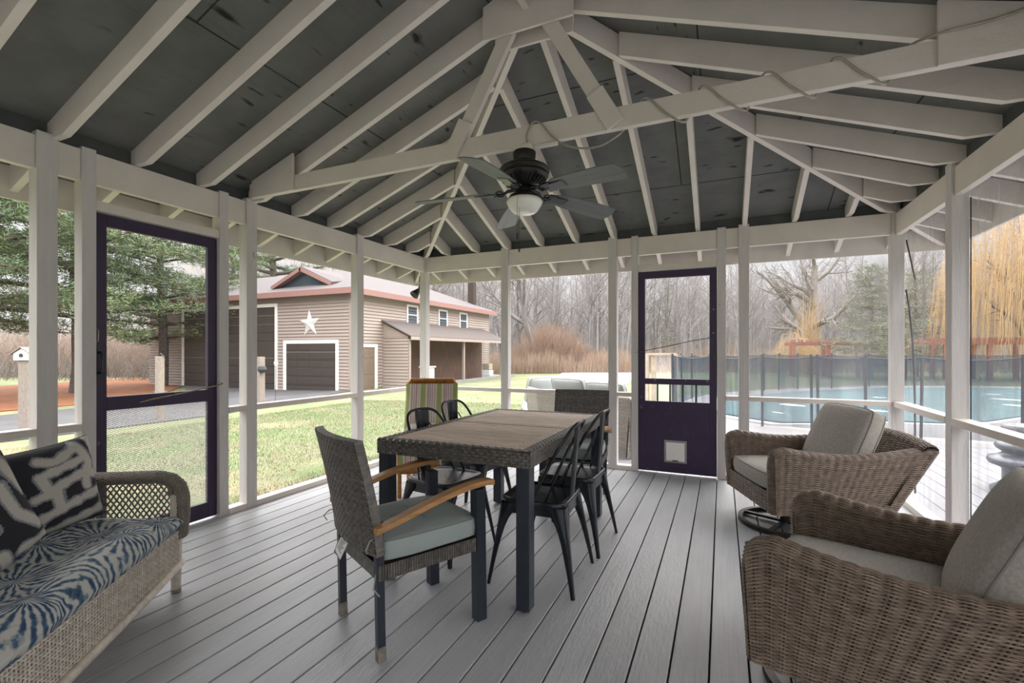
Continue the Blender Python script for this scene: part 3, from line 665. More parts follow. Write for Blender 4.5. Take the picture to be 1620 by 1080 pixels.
# patio and pool surround, level with the bottom of the floor frame
m = MB(); m.prism([(x, y, -.16) for x, y in ((-1.4, 5.08), (1.44, 5.08), (1.44, -3), (6.5, -3), (9, 3), (13.5, 12), (14, 22.6), (9.0, 23.6), (5.0, 22.2), (2.4, 20.0), (.4, 17.2), (-1.0, 14.8), (-1.3, 10.4))], (0, 0, .11)); tag(m.build('patio', 'concrete'), kind='structure')
m = MB(); m.bx(-6.5, 6.5, -14, YF - .12, -.17, -.06); tag(m.build('bounce_cut_slab', 'bounce_cut_dark'), kind='structure')  # added unseen slab behind the camera, darkens and neutralises bounce on the beams
m = MB()
x = 1.46
while x < 4.2: m.bx(x, x + .137, -3, 8.2, -.05, -.02); x += .142
tag(m.build('side_deck', 'deck_boards', bevel=.003), kind='structure')
rr = random.Random(11); R = np.random.RandomState(5)
# lawn growing near the pavilion, leaves, tufts
def blades(name, n, xr, yr, hgt, w, m_, keep=None, label=None, cat=None):
    x = R.uniform(*xr, n); y = R.uniform(*yr, n)
    k = np.ones(n, bool) if keep is None else keep(x, y)
    x, y = x[k], y[k]; n = len(x); z = gz(x, y); a = R.uniform(0, 2 * PI, n); h = hgt * R.uniform(.5, 1.3, n); l = R.uniform(-.5, .5, (n, 2)) * h[:, None]
    dx, dy = np.cos(a) * w, np.sin(a) * w
    V = np.stack([np.stack([x - dx, y - dy, z - .005], -1), np.stack([x + dx, y + dy, z - .005], -1), np.stack([x + l[:, 0], y + l[:, 1], z + h], -1)], 1).reshape(-1, 3)
    me = mesh_np(name, V, np.arange(3 * n).reshape(-1, 3)); me.materials.append(MATS[m_]); o = bpy.data.objects.new(name, me); COL.objects.link(o)
    return tag(o, label, cat, kind='stuff')
off = lambda x, y: ~((x > -2.75 - np.maximum(0, (y - 7.5) * .5)) & (y > 5.1)) & ((x < -3.62) | (y > 5.2))
blades('lawn_grass', 150000, (-10.5, -2.8), (-1, 12), .030, .003, 'grass', off, 'short green grass of the lawn beside the pavilion', 'grass')
n = 700; x = R.uniform(-11, -3.7, n); y = R.uniform(-1, 14, n); k = off(x, y); x, y = x[k], y[k]; n = len(x)
cl = R.uniform(0, 1, n) < .3; x = np.where(cl, -3.75 - np.abs(R.normal(0, .35, n)), x)
a = R.uniform(0, 2 * PI, n); s = R.uniform(.015, .04, n); z = gz(x, y) + R.uniform(.02, .045, n)
V = np.stack([np.stack([x + s * np.cos(a + q), y + s * np.sin(a + q) * .7, z + R.uniform(-.012, .012, n)], -1) for q in (0, 1.3, 2.6, 3.9, 5.1)], 1).reshape(-1, 3)
me = mesh_np('fallen_leaves', V, np.arange(5 * n).reshape(-1, 5)); me.materials.append(MATS['dry_leaf']); o = bpy.data.objects.new('fallen_leaves', me); COL.objects.link(o); tag(o, 'brown dry leaves scattered on the green lawn', 'leaves', kind='stuff')

def P(px, d): # a point at depth d seen in the direction of image column px
    l = (px - 810) / 746.0 * d; return (-math.sin(YAW) * d + math.cos(YAW) * l, math.cos(YAW) * d + math.sin(YAW) * l)

# ------------------------------------------------------------------ trees
class Segs:
    def __init__(s): s.a = []; s.b = []; s.ra = []; s.rb = []
    def line(s, pts, rs):
        for i in range(len(pts) - 1): s.a.append(pts[i]); s.b.append(pts[i + 1]); s.ra.append(rs[i]); s.rb.append(rs[i + 1])
    def mesh(s, name, k=3):
        a = np.array(s.a); b = np.array(s.b); ra = np.array(s.ra); rb = np.array(s.rb); d = b - a; d /= np.maximum(np.linalg.norm(d, axis=1, keepdims=True), 1e-9)
        ref = np.where(np.abs(d[:, 2:3]) < .9, [[0, 0, 1.]], [[1., 0, 0]]); n1 = np.cross(d, ref); n1 /= np.linalg.norm(n1, axis=1, keepdims=True); n2 = np.cross(d, n1)
        an = np.arange(k) * 2 * PI / k; ring = n1[:, None] * np.cos(an)[None, :, None] + n2[:, None] * np.sin(an)[None, :, None]
        V = np.concatenate([a[:, None] + ring * ra[:, None, None], b[:, None] + ring * rb[:, None, None]], 1).reshape(-1, 3)
        j = np.arange(k); F = np.stack([j, (j + 1) % k, (j + 1) % k + k, j + k], -1)[None] + (np.arange(len(a)) * 2 * k)[:, None, None]
        return mesh_np(name, V, F.reshape(-1, 4), smooth=True)
def unit(v): return v / max(np.linalg.norm(v), 1e-9)
def grow(S, rnd, p, d, L, r, lev, spec):
    """spec[lev] = (segments, wobble, gravity, children, child angle, child length, start fraction, r end)"""
    seg, wob, grav, nc, ang, cl, st_, re = spec[lev]
    pts = [p]; rs = [r]; dd = d; dirs = [d]
    for i in range(seg):
        dd = unit(dd + np.array([rnd.gauss(0, wob), rnd.gauss(0, wob), rnd.gauss(0, wob * .6) + grav])); p = p + dd * L / seg; pts.append(p); dirs.append(dd); rs.append(r * (1 - (i + 1) / seg * (1 - re)))
    S[lev if lev < len(S) else -1].line(pts, rs)
    if lev + 1 >= len(spec): return
    for c in range(nc):
        t = st_ + (1 - st_) * (c + rnd.random()) / nc; f = t * seg; i = min(int(f), seg - 1); q = pts[i] + (pts[i + 1] - pts[i]) * (f - i); b = dirs[i + 1]
        a = rnd.uniform(0, 2 * PI); o = np.cross(b, [math.cos(a), math.sin(a), .1]); o = unit(o); an = ang * rnd.uniform(.6, 1.3)
        grow(S, rnd, q, unit(b * math.cos(an) + o * math.sin(an)), L * cl * (1.25 - t * .75) * rnd.uniform(.6, 1.2), max(r * (1 - t * (1 - re)) * (.72 if lev < 2 and r > .3 or spec is OW_ else .5), .004), lev + 1, spec)
OW_ = None
def bare_tree_mesh(seed, h, r, spec, name, k=3):
    rnd = random.Random(seed); S = [Segs()]; grow(S, rnd, np.array([0, 0, -.2]), np.array([0, 0, 1.]), h, r, 0, spec); return S[0].mesh(name, k)
def link_mesh(name, me, m_, loc, rz=0, sc=1, parent=None):
    o = bpy.data.objects.new(name, me); COL.objects.link(o); 
    if not me.materials: me.materials.append(MATS[m_])
    o.location = loc; o.rotation_euler = (0, 0, rz); o.scale = (sc, sc, sc)
    if parent is not None: o.parent = parent
    return o
FOREST = [(8, .03, .02, 26, .75, .30, .28, .12), (4, .10, .05, 7, .6, .45, .2, .2), (3, .12, .03, 4, .6, .5, .2, .4), (2, .15, 0, 0, 0, 0, 0, .5)]
FV = [bare_tree_mesh(20 + i, h, r, FOREST, 'bare_tree') for i, (h, r) in enumerate(((16, .17), (14, .14), (17, .2), (12, .11), (15, .13), (18, .22), (11, .10)))]
for me in FV[:4]: me.materials.append(MATS['bark_hazed'])
for me in FV[4:]: me.materials.append(MATS['bark_hazed_far'])
cnt = 0
while cnt < 300:
    px = rr.uniform(330, 1760); d = rr.uniform(44, 84) if px > 620 else rr.uniform(58, 88)
    if 1180 < px < 1420 and d < 50: continue
    x, y = P(px, d); o = link_mesh('bare_tree', FV[rr.randrange(7)], 'bark_hazed', (x, y, gzf(x, y) - .1), rr.uniform(0, 6.28), rr.uniform(.75, 1.15))
    tag(o, 'slender bare grey tree standing in the dense leafless woods beyond the lawn and pool', 'tree', 'bare trees of the woods'); cnt += 1
def thicket(name, n, pr, dr, hr, m_, label, r=.02, lean=.08, fork=3, base=.2, cat='undergrowth', hz=None):
    S = Segs(); rnd = random.Random(len(name) + n)
    for _ in range(n):
        px = rnd.uniform(*pr); d = rnd.uniform(*dr); x, y = P(px, d); z = gzf(x, y); h = rnd.uniform(*hr) * (hz(px) if hz else 1)
        p = np.array([x, y, z]); dv = unit(np.array([rnd.gauss(0, lean), rnd.gauss(0, lean), 1])); q = p + dv * h * .5; e = q + unit(dv + np.array([rnd.gauss(0, lean), rnd.gauss(0, lean), 0])) * h * .5
        S.line([p, q, e], [r, r * .7, r * .25])
        for _ in range(fork):
            t = rnd.uniform(base, .9); s = p + (e - p) * t; w = unit(dv * .9 + np.array([rnd.gauss(0, .6), rnd.gauss(0, .6), .1])); S.line([s, s + w * h * rnd.uniform(.15, .35)], [r * .5, r * .2])
    o = link_mesh(name, S.mesh(name, 3), m_, (0, 0, 0)); return tag(o, label, cat, kind='stuff')
thicket('woodland_thicket', 5200, (330, 1760), (66, 100), (5, 15), 'bark_hazed_far', 'grey haze of thin bare stems filling the woods behind the trees', .05, .05, 5)
thicket('forest_undergrowth', 5000, (560, 1760), (46, 64), (.8, 3.2), 'brush_tan', 'low tangled tan undergrowth along the foot of the bare woods', .02, .3, 4, .1)
thicket('red_brush', 3800, (795, 975), (41, 47), (1.5, 4.6), 'brush_red', 'reddish leafless brush at the edge of the woods beyond the pale path', .018, .22, 5, .1, hz=lambda p: .35 + .75 * math.exp(-((p - 870) / 48) ** 2))
thicket('tall_dry_reeds', 6000, (690, 1010), (38.5, 42), (.6, 1.7), 'reed', 'strip of tall dry golden grass in front of the reddish brush', .014, .14, 0, cat='dry grass', hz=lambda p: .55 + .35 * abs(math.sin(p * .031)) + .25 * abs(math.sin(p * .11)) + .3 * random.Random(int(p / 3)).random())
thicket('pine_wood_brush', 6500, (-140, 470), (34, 47), (1.0, 4.2), 'brush_tan', 'pale tan leafless brush behind the pine trees and mulch bed', .02, .3, 5, .1)
thicket('roadside_brush', 420, (-140, 360), (30, 34), (.6, 2.2), 'bark_grey', 'dark thin shrubs growing at the back of the mulch bed', .02, .35, 6, .1)
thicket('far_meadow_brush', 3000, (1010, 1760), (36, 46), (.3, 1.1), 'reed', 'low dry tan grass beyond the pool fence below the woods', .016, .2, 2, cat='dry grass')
# single bare trees in front of the woods
BIG = [(7, .10, .02, 12, .8, .55, .25, .25), (6, .16, .05, 8, .7, .5, .2, .2), (4, .18, .04, 6, .65, .5, .2, .3), (3, .2, .0, 3, .6, .5, .2, .4), (2, .2, 0, 0, 0, 0, 0, .5)]
x, y = P(842, 44); tag(link_mesh('bare_tree', bare_tree_mesh(5, 16, .38, BIG, 'spreading_tree', 4), 'bark_hazed', (x, y, gzf(x, y)), 1.0), 'large spreading bare tree rising out of the reddish brush', 'tree')
x, y = P(820, 46); tag(link_mesh('bare_tree', bare_tree_mesh(8, 11, .2, BIG, 'spreading_tree', 4), 'bark_hazed', (x, y, gzf(x, y)), 4.0), 'leaning bare tree at the left end of the reddish brush', 'tree')
x, y = P(1286, 36); OW = [(5, .10, .02, 9, .95, .75, .28, .4), (6, .22, .08, 9, .7, .45, .25, .2), (4, .22, .03, 7, .7, .45, .2, .3), (3, .2, -.05, 3, .6, .5, .2, .4), (2, .2, -.1, 0, 0, 0, 0, .5)]
ow = empty('old_willow', (x, y, gzf(x, y)), label='big old bare willow with thick crooked limbs behind the pergola', cat='tree'); link_mesh('branches', bare_tree_mesh(14, 8.6, .55, OW, 'crown_branches', 5), 'bark_grey', (0, 0, 0), 2.0, 1, ow)
def weeping(name, px, d, h, rad, n, label, ang=(-PI, PI), m_='willow_gold', low=.1):
    x, y = P(px, d); t = empty(name, (x, y, gzf(x, y)), label=label, cat='tree'); rnd = random.Random(px)
    sp = [(5, .08, .03, 9, .7, .7, .3, .3), (5, .15, .05, 6, .6, .5, .2, .3), (3, .2, .02, 0, 0, 0, 0, .3)]
    link_mesh('trunk', bare_tree_mesh(px, h * .6, h * .035, sp, 'trunk', 5), 'bark_grey', (0, 0, 0), 0, 1, t); S = Segs()
    for _ in range(n):
        a = rnd.uniform(*ang); q = rad * math.sqrt(rnd.uniform(.01, 1)); z0 = h * (1 - .45 * (q / rad) ** 2) * rnd.uniform(.55, 1.0); zl = max(z0 - rnd.uniform(.25, .75) * h, h * low * rnd.uniform(.5, 2))
        p = np.array([q * math.cos(a), q * math.sin(a), z0]); pts = [p - np.array([math.cos(a) * .5, math.sin(a) * .5, -.05 + rnd.uniform(-.3, .3)]), p]
        for k in range(1, 4): pts.append(p + np.array([math.cos(a) * .12 * k + rnd.gauss(0, .06), math.sin(a) * .12 * k + rnd.gauss(0, .06), (zl - z0) * k / 3]))
        S.line(pts, [.012, .011, .010, .008, .004])
    link_mesh('hanging_shoots', S.mesh('hanging_shoots', 3), m_, (0, 0, 0), 0, 1, t); return t
weeping('golden_willow', 1650, 27, 11.5, 4.9, 1700, 'tall weeping willow with golden hanging shoots at the far right')
weeping('orange_willow', 1256, 33, 3.4, 1.3, 170, 'small weeping tree with orange shoots left of the old willow trunk')
thicket('willow_suckers', 110, (1268, 1292), (34.5, 35.5), (2.5, 6.4), 'willow_gold', 'upright orange shoots clothing the old willow trunk', .018, .06, 2)

def needle_cloud(C, size, per, w, up=.3):
    C = np.repeat(np.asarray(C), per, 0); n = len(C); d = R.normal(0, 1, (n, 3)); d[:, 2] = d[:, 2] * .6 + up; d /= np.linalg.norm(d, axis=1, keepdims=True); L = size * R.uniform(.6, 1.2, n)[:, None]
    s = np.cross(d, R.normal(0, 1, (n, 3))); s /= np.linalg.norm(s, axis=1, keepdims=True); o = R.normal(0, size * .35, (n, 3)); a = C + o
    return np.stack([a - s * w, a + s * w, a + d * L], 1).reshape(-1, 3)
def pine(loc, h, r, zmin, blen, nb, seed, label, dens=70, size=.26, w=.02, kink=False, mats=('bark_pine', 'needles'), name='pine_tree', flat=1.0, px_cut=None):
    rnd = random.Random(seed); x, y = loc; t = empty(name, (x, y, gzf(x, y) - .05), label=label, cat='tree')
    S = Segs(); p = np.array([0, 0, 0.]); pts = [p]; n = 12
    for i in range(n): p = p + np.array([rnd.gauss(0, .05), rnd.gauss(0, .05), h / n]); pts.append(p)
    S.line(pts, [r * (1 - .85 * i / n) for i in range(n + 1)]); me = S.mesh('trunk', 8); link_mesh('trunk', me, mats[0], (0, 0, 0), parent=t)
    Bs = Segs(); tufts = []
    for b in range(nb):
        f = (b + rnd.random()) / nb; z = zmin + (h - zmin) * f; a = b * 2.4 + rnd.uniform(-.4, .4); L = blen * (1.05 - .85 * f) * rnd.uniform(.6, 1.15); i = min(int(z / h * n), n - 1); q = pts[i] + (pts[i + 1] - pts[i]) * (z / h * n - i)
        dv = np.array([math.cos(a), math.sin(a), rnd.uniform(-.12, .25)]); bp = [q]
        for k in range(5): dv = unit(dv + np.array([rnd.gauss(0, .1), rnd.gauss(0, .1), rnd.uniform(-.08, .07)])); bp.append(bp[-1] + dv * L / 5)
        Bs.line(bp, [.07 * (1 - f * .6) * (1 - .85 * k / 5) * (r / .2) for k in range(6)])
        for k in range(int(dens * L / blen)):
            u = (rnd.uniform(.12, 1) ** .8) * 4.99; j = int(u); c = bp[j] + (bp[j + 1] - bp[j]) * (u - j); sp = .35 + L * .20 * math.sin(min(u / 5 + .15, 1) * PI * .75)
            e = c + np.array([rnd.gauss(0, sp * .55), rnd.gauss(0, sp * .55), rnd.gauss(.02, .10 * flat)])
            if rnd.random() < .35: Bs.line([c, e], [.014, .006])
            tufts.append(e)
    link_mesh('branches', Bs.mesh('branches', 4), mats[0], (0, 0, 0), parent=t)
    V = needle_cloud(tufts, size, 11, w); me = mesh_np('foliage', V, np.arange(len(V)).reshape(-1, 3)); link_mesh('foliage', me, mats[1], (0, 0, 0), parent=t); return t
pine((-26.4, 11.4), 15, .34, 2.9, 6.0, 52, 1, 'large pine with a thick dark trunk left of the purple screen door', 130)
pine((-27.6, 15.6), 14, .26, 2.6, 5.2, 46, 2, 'pine with a pale straight trunk seen through the purple screen door', 105)
pine((-24.5, 7.0), 14, .30, 3.0, 5.5, 48, 3, 'full green pine at the far left edge behind the birdhouse', 120)
pine((-36, 25.5), 14, .25, 3.2, 5.0, 44, 4, 'dark pine behind the left end of the garage roof', 95)
pine((-40.5, 33.0), 17, .62, 8.5, 6.0, 30, 6, 'tall pine with a thick bare trunk rising behind the garage', 110)
pine((-33, 10), 15, .3, 3.5, 5.0, 40, 7, 'pine standing behind the large pine left of the screen door', 90)
x, y = P(1378, 27); pine((x, y), 6.6, .15, .8, 2.7, 60, 9, 'loose olive green cedar right of the old willow', 40, .20, .014, mats=('bark_grey', 'needles_light'), name='cedar_tree')
x, y = P(1450, 31); pine((x, y), 7.0, .15, 1.0, 3.0, 50, 10, 'olive green cedar partly behind the corner post', 40, .20, .014, mats=('bark_grey', 'needles_light'), name='cedar_tree')
x, y = P(1055, 52); pine((x, y), 14, .16, 2.5, 1.6, 60, 12, 'thin grey green conifer among the bare trees seen through the back door', 9, .22, .015, mats=('bark_hazed', 'needles_light'), name='conifer_tree')

# ------------------------------------------------------------------ garage
G = empty('garage', (0, 0, 0), label='tan clapboard garage with pink roof trim, two brown doors and a lean-to', cat='garage')
gx0, gx1, gy0, gy1, gzb, gzt = -30.0, -15.07, 16.28, 29.8, -.75, 3.95
def clap(m, a, b, z0, z1, out, step=.15):
    a = np.array([*a, 0.]); b = np.array([*b, 0.]); o = np.array([*out, 0.]); z = z0
    while z < z1 - .01:
        h = min(step, z1 - z); q = [a + o * .048, b + o * .048, b + o * .004, a + o * .004]
        m.add([q[0] + [0, 0, z], q[1] + [0, 0, z], q[2] + [0, 0, z + h], q[3] + [0, 0, z + h]], [[0, 1, 2, 3]]); m.add([a + [0, 0, z], b + [0, 0, z], q[1] + [0, 0, z], q[0] + [0, 0, z]], [[0, 1, 2, 3]]); z += h
m = MB(); clap(m, (gx0, gy0), (gx1, gy0), gzb, gzt, (0, -1)); m.build('siding', 'siding', G)
m = MB(); clap(m, (gx1, gy0), (gx1, gy1), gzb, gzt, (1, 0)); m.build('siding', 'siding', G)
m = MB(); m.bx(gx0, gx1 - .01, gy0 + .01, gy1, gzb, gzt); m.build('wall_core', 'siding', G)
m = MB(); m.bx(gx1 - .12, gx1 + .05, gy0 - .05, gy0 + .12, gzb, gzt); m.build('corner_board', 'siding', G)
m = MB(); m.bx(gx1 - .0, gx1 + .05, gy1 - .1, gy1, gzb, gzt); m.build('corner_board', 'siding', G)
# roof: hip end to the drive, east slope; ridge parallel to Y and a west wing
ov = .42; pz = .40; ex, ey = gx1 + ov, gy0 - ov; ze = 4.0; rxx = -18.9; ry = ey + (ex - rxx); rz_ = ze + pz * (ex - rxx)
m = MB(); tk = (0, 0, .06)
m.prism([(ex, ey, ze), (ex, gy1 + ov, ze), (rxx, gy1 - 3.2, rz_), (rxx, ry, rz_)], tk); m.prism([(ex, ey, ze), (rxx, ry, rz_), (gx0, ry, rz_), (gx0, ey, ze)][::-1], tk); m.prism([(ex, gy1 + ov, ze), (rxx - 4, gy1 + ov, ze), (rxx, gy1 - 3.2, rz_)], tk); m.prism([(rxx, ry, rz_), (rxx, gy1 - 3.2, rz_), (rxx - 4.2, gy1 + ov, ze), (rxx - 4.2, ry, ze)], tk)
m.build('roof', 'roof_shingle', G)
m = MB(); m.bx(gx0, ex, ey - .02, ey + .0, ze - .20, ze + .06); m.bx(ex, ex + .02, ey - .02, gy1 + ov, ze - .20, ze + .06); m.build('fascia', 'pink_fascia', G)
m = MB(); m.bx(gx0, ex, ey, gy0, ze - .08, ze - .06); m.bx(gx1, ex, ey, gy1 + ov, ze - .08, ze - .06); m.build('soffit', 'siding', G)
gbx, gby = -18.5, ey + .95
m = MB(); m.prism([(gbx - 1.65, gby, ze + .42), (gbx + 1.65, gby, ze + .42), (gbx, gby, ze + 1.12)], (0, .05, 0)); m.build('gable_vent', 'window_dark', G)
for s in (-1, 1):
    m = MB(); m.beam((gbx + s * 1.95, gby - .15, ze + .38), (gbx - s * .04, gby - .15, ze + 1.22), .30, .16); m.build('gable_rake', 'pink_fascia', G)
    m = MB(); m.prism([(gbx + s * 2.0, gby - .25, ze + .44), (gbx, gby - .25, ze + 1.30), (gbx, ry, ze + 1.42), (gbx + s * 2.0, gby + .8, ze + .62)][::-s], (0, 0, .05)); m.build('gable_roof', 'roof_shingle', G)
def gdoor(x0, x1, z1, pan, nm):
    d = MB(); n = int(round((z1 - gzb - .02) / .42)); hh = (z1 - gzb - .02) / n
    d.bx(x0, x1, gy0 - .035, gy0 - .01, gzb + .02, z1)
    for i in range(n):
        d.bx(x0, x1, gy0 - .055, gy0 - .03, gzb + .02 + i * hh + .012, gzb + .02 + (i + 1) * hh - .012)
        if pan:
            for j in range(4): w = (x1 - x0) / 4; d.bx(x0 + j * w + .08, x0 + (j + 1) * w - .08, gy0 - .068, gy0 - .05, gzb + .02 + i * hh + .08, gzb + .02 + (i + 1) * hh - .08)
    o = d.build(nm, 'garage_door', G, bevel=.006); t = MB(); t.bx(x0 - .2, x0, gy0 - .07, gy0 - .01, gzb, z1 + .16); t.bx(x1, x1 + .17, gy0 - .07, gy0 - .01, gzb, z1 + .16); t.bx(x0, x1, gy0 - .07, gy0 - .01, z1, z1 + .16); t.build('door_trim', 'siding_trim', o)
gdoor(-19.05, -15.95, 1.62, True, 'garage_door'); gdoor(-26.8, -19.82, 3.42, False, 'tall_garage_door')
m = MB(); pts = []; R0, R1 = .66, .26
for k in range(10): a = PI / 2 + k * PI / 5 + .06; q = R0 if k % 2 == 0 else R1; pts.append((-17.55 + q * math.cos(a), gy0 - .04, 2.55 + q * math.sin(a)))
m.add(pts + [(-17.55, gy0 - .20, 2.55), (-17.55, gy0 - .035, 2.55)], [[k, (k + 1) % 10, 10] for k in range(10)] + [[(k + 1) % 10, k, 11] for k in range(10)]); tag(m.build('barn_star', 'star_white'), 'large white five-pointed star hanging above the small garage door', 'star')
m = MB(); m.bx(gx1 + .01, gx1 + .05, 16.92, 17.75, -.6, 1.45); sd = m.build('side_door', 'brown_door', G)
m = MB(); [m.bx(gx1 + .04, gx1 + .06, 17.0 + i * .38, 17.28 + i * .38, z, z + h) for i in (0, 1) for z, h in ((-.45, .5), (.2, .6), (.95, .35))]; m.build('door_panel', 'brown_door', sd, bevel=.01)
m = MB(); m.bx(gx1 + .01, gx1 + .08, 16.78, 16.92, -.6, 1.6); m.bx(gx1 + .01, gx1 + .08, 17.75, 17.93, -.6, 1.6); m.bx(gx1 + .01, gx1 + .08, 16.92, 17.75, 1.45, 1.6); m.build('door_trim', 'siding_trim', sd)
for y0 in (20.35, 23.35, 25.75):
    m = MB(); y1 = y0 + .78; z0, z1 = 2.76, 3.62
    for q in ((y0 - .1, y0, z0 - .1, z1 + .1), (y1, y1 + .1, z0 - .1, z1 + .1), (y0, y1, z1, z1 + .1), (y0, y1, z0 - .1, z0), (y0, y1, (z0 + z1) / 2 - .025, (z0 + z1) / 2 + .025)): m.bx(gx1, gx1 + .07, q[0], q[1], q[2], q[3])
    f = m.build('window', 'siding_trim', G); m = MB(); m.bx(gx1, gx1 + .045, y0, y1, z0, z1); m.build('pane', 'window_dark', f)
lx = -13.55; ly0, ly1 = 18.4, 28.6
m = MB(); clap(m, (gx1, ly0), (lx, ly0), gzb + .1, 1.95, (0, -1)); m.prism([(gx1, ly0 - .02, 1.95), (lx, ly0 - .02, 1.95), (gx1, ly0 - .02, 2.65)], (0, .04, 0)); m.build('lean_to_end_wall', 'siding', G)
m = MB(); m.prism([(gx1, ly0 - .15, 2.74), (lx + .25, ly0 - .15, 1.93), (lx + .25, ly1 + .3, 1.93), (gx1, ly1 + .3, 2.74)], (0, 0, .06)); m.build('lean_to_roof', 'lean_roof', G)
m = MB(); m.bx(lx + .23, lx + .27, ly0 - .15, ly1 + .3, 1.80, 1.96); m.build('gutter', 'siding', G)
for y in (ly0 + .05, 23.6, ly1):
    m = MB(); m.bx(lx - .06, lx + .06, y - .06, y + .06, gzb, 1.85); m.build('lean_to_post', 'siding', G)
m = MB(); m.bx(gx1 + .03, gx1 + .08, ly0 + .05, ly1, gzb, 2.5); m.build('dark_board_wall', 'dark_boards', G)
m = MB(); m.bx(lx - .1, lx + .1, ly0 + .6, ly1 + 2, gzb, -.35); m.build('concrete_curb', 'concrete', G)
m = MB(); m.bx(-16.25, -15.8, 28.9, 29.3, 4.0, 6.9); m.build('chimney', 'chimney', G)
t = empty('wheeled_bin', (-13.3, 19.6, gzf(-13.3, 19.6)), label='white wheeled bin standing under the lean-to beside its end wall', cat='bin')
m = MB(); m.prism([(-.25, -.25, .05), (.25, -.25, .05), (.25, .25, .05), (-.25, .25, .05)], (0, 0, .85)); m.build('bin_body', 'bin_white', t, bevel=.03)
m = MB(); m.box((0, 0, .95), (.62, .62, .07)); m.build('bin_lid', 'bin_white', t, bevel=.02)
for k, (z, w) in enumerate(((.15, .55), (.55, .6), (.95, .5))):
    m = MB(); m.bx(-w / 2, w / 2, -.25, .25, 0, .36); o = m.build('storage_box', 'bin_white' if k < 2 else 'gate_tan', bevel=.02); o.location = (-13.9, 27.3, gzb + z - .1)
    tag(o, ('white box at the bottom of the stack under the far end of the lean-to', 'white box in the middle of the stack under the lean-to', 'tan box on top of the stack under the lean-to')[k], 'box', 'boxes stacked under the lean-to')

# ------------------------------------------------------------------ garden bits on the left
x, y = -13.3, 4.9; z = gzf(x, y); t = empty('birdhouse', (x, y, z), .5, label='small white birdhouse on a weathered post at the far left', cat='birdhouse')
m = MB(); m.bx(-.1, .1, -.1, .1, 0, 1.50); m.build('post', 'weathered_post', t, bevel=.01)
m = MB(); m.prism([(-.15, -.14, 1.50), (.15, -.14, 1.50), (.15, -.14, 1.64), (0, -.14, 1.74), (-.15, -.14, 1.64)], (0, .28, 0)); h = m.build('box', 'siding_trim', t)
for s in (-1, 1):
    m = MB(); m.beam((0, -.0, 1.77), (s * .21, 0, 1.62), .34, .015); m.build('roof_board', 'weathered_post', h)
m = MB(); m.lathe([(0, 0), (.04, 0), (.04, .004), (0, .004)], 16); o = m.build('entrance_hole', 'dark_cord', h); o.location = (0, -.145, 1.60); o.rotation_euler = (PI / 2, 0, 0)
x, y = -12.2, 6.83; t = empty('hitching_post', (x, y, gzf(x, y)), label='short white-topped weathered post with a hook, by the drive behind the screen door', cat='post')
m = MB(); m.bx(-.07, .07, -.07, .07, 0, 1.52); m.build('post', 'weathered_post', t, bevel=.01)
m = MB(); m.tube([(0, 0, 1.5), (.02, -.02, 1.57), (.10, -.04, 1.59), (.2, -.05, 1.55), (.26, -.05, 1.49)], .012, 6); m.build('hook', 'dark_cord', t)
x, y = -14.5, 11.3; t = empty('driveway_post', (x, y, gzf(x, y)), label='weathered post with a lantern box beside the drive, right of the hook post', cat='post')
m = MB(); m.bx(-.1, .1, -.1, .1, 0, 1.55); m.build('post', 'weathered_post', t, bevel=.01)
m = MB(); m.lathe([(0, 1.25), (.12, 1.22), (.15, 1.12), (.1, 1.02), (0, 1.0)], 14, (.16, -.06, -.0)); m.build('lantern', 'dark_cord', t)
x, y = -13.9, 11.4; t = empty('garden_stake', (x, y, gzf(x, y)), label='thin garden stake topped with a small white bulb', cat='garden stake')
m = MB(); m.tube([(0, 0, 0), (.02, 0, 1.2)], .008, 6); m.build('rod', 'dark_cord', t); m = MB(); m.lathe([(0, 1.18), (.03, 1.2), (.06, 1.30), (.055, 1.36), (0, 1.38)], 12, (.02, 0, 0)); m.build('bulb', 'siding_trim', t, smooth=True)
for (x, y, w, lab) in ((-22.5, 12.6, .5, 'low pale flat stone lying on the mulch behind the hook post'), (-26.5, 17.2, .5, 'pale bucket on the mulch near the tall garage door')):
    m = MB(); m.lathe([(0, .0), (w * .5, 0), (w * .55, .1 if w == .5 and x > -25 else .45), (0, .1 if x > -25 else .45)], 10); o = m.build('garden_stone' if x > -25 else 'bucket', 'concrete'); o.location = (x, y, gzf(x, y) + .03); tag(o, lab, 'stone' if x > -25 else 'bucket')

# ------------------------------------------------------------------ pool, fence, pergola
pool = [(-.1, 10.6), (.5, 9.95), (.96, 9.6), (1.7, 9.95), (2.7, 10.6), (3.57, 10.7), (4.4, 11.3), (5.4, 12.5), (7.5, 14), (9.5, 17), (10.3, 21.4), (8.6, 21.8), (5.5, 20.4), (3, 18.2), (1, 15.6), (.05, 14.4)]
pc = np.array(pool); cc = pc.mean(0); t = empty('swimming_pool', (0, 0, 0), label='swimming pool closed with a teal safety cover', cat='swimming pool')
def pgrid(poly, z, name, m_, amp=0, scale=1.0, up=0):
    rings = []; q = np.vstack([poly, poly[:1]]); tt = np.linspace(0, len(poly), 97)[:-1]; e = np.stack([np.interp(tt, np.arange(len(q)), q[:, k]) for k in (0, 1)], -1)
    for f in np.linspace(0.001, 1, 22): p = cc + (e - cc) * f * scale; rings.append(np.concatenate([p, (z + amp * (np.sin(p[:, :1] * 4.2 + p[:, 1:] * .6) * np.cos(p[:, 1:] * 1.7) * .6 + np.sin(p[:, :1] * 1.3 + p[:, 1:] * 3.1)) * (1 - f ** 6))], -1))
    m = MB(); G_ = np.stack(rings, 1); m.grid(G_[:, ::-1], closed_u=True); E0 = G_[:, -1]; m.grid(np.stack([E0, E0 - [0, 0, .04]], 1)[:, ::-1], closed_u=True); return m.build(name, m_, t, smooth=True)
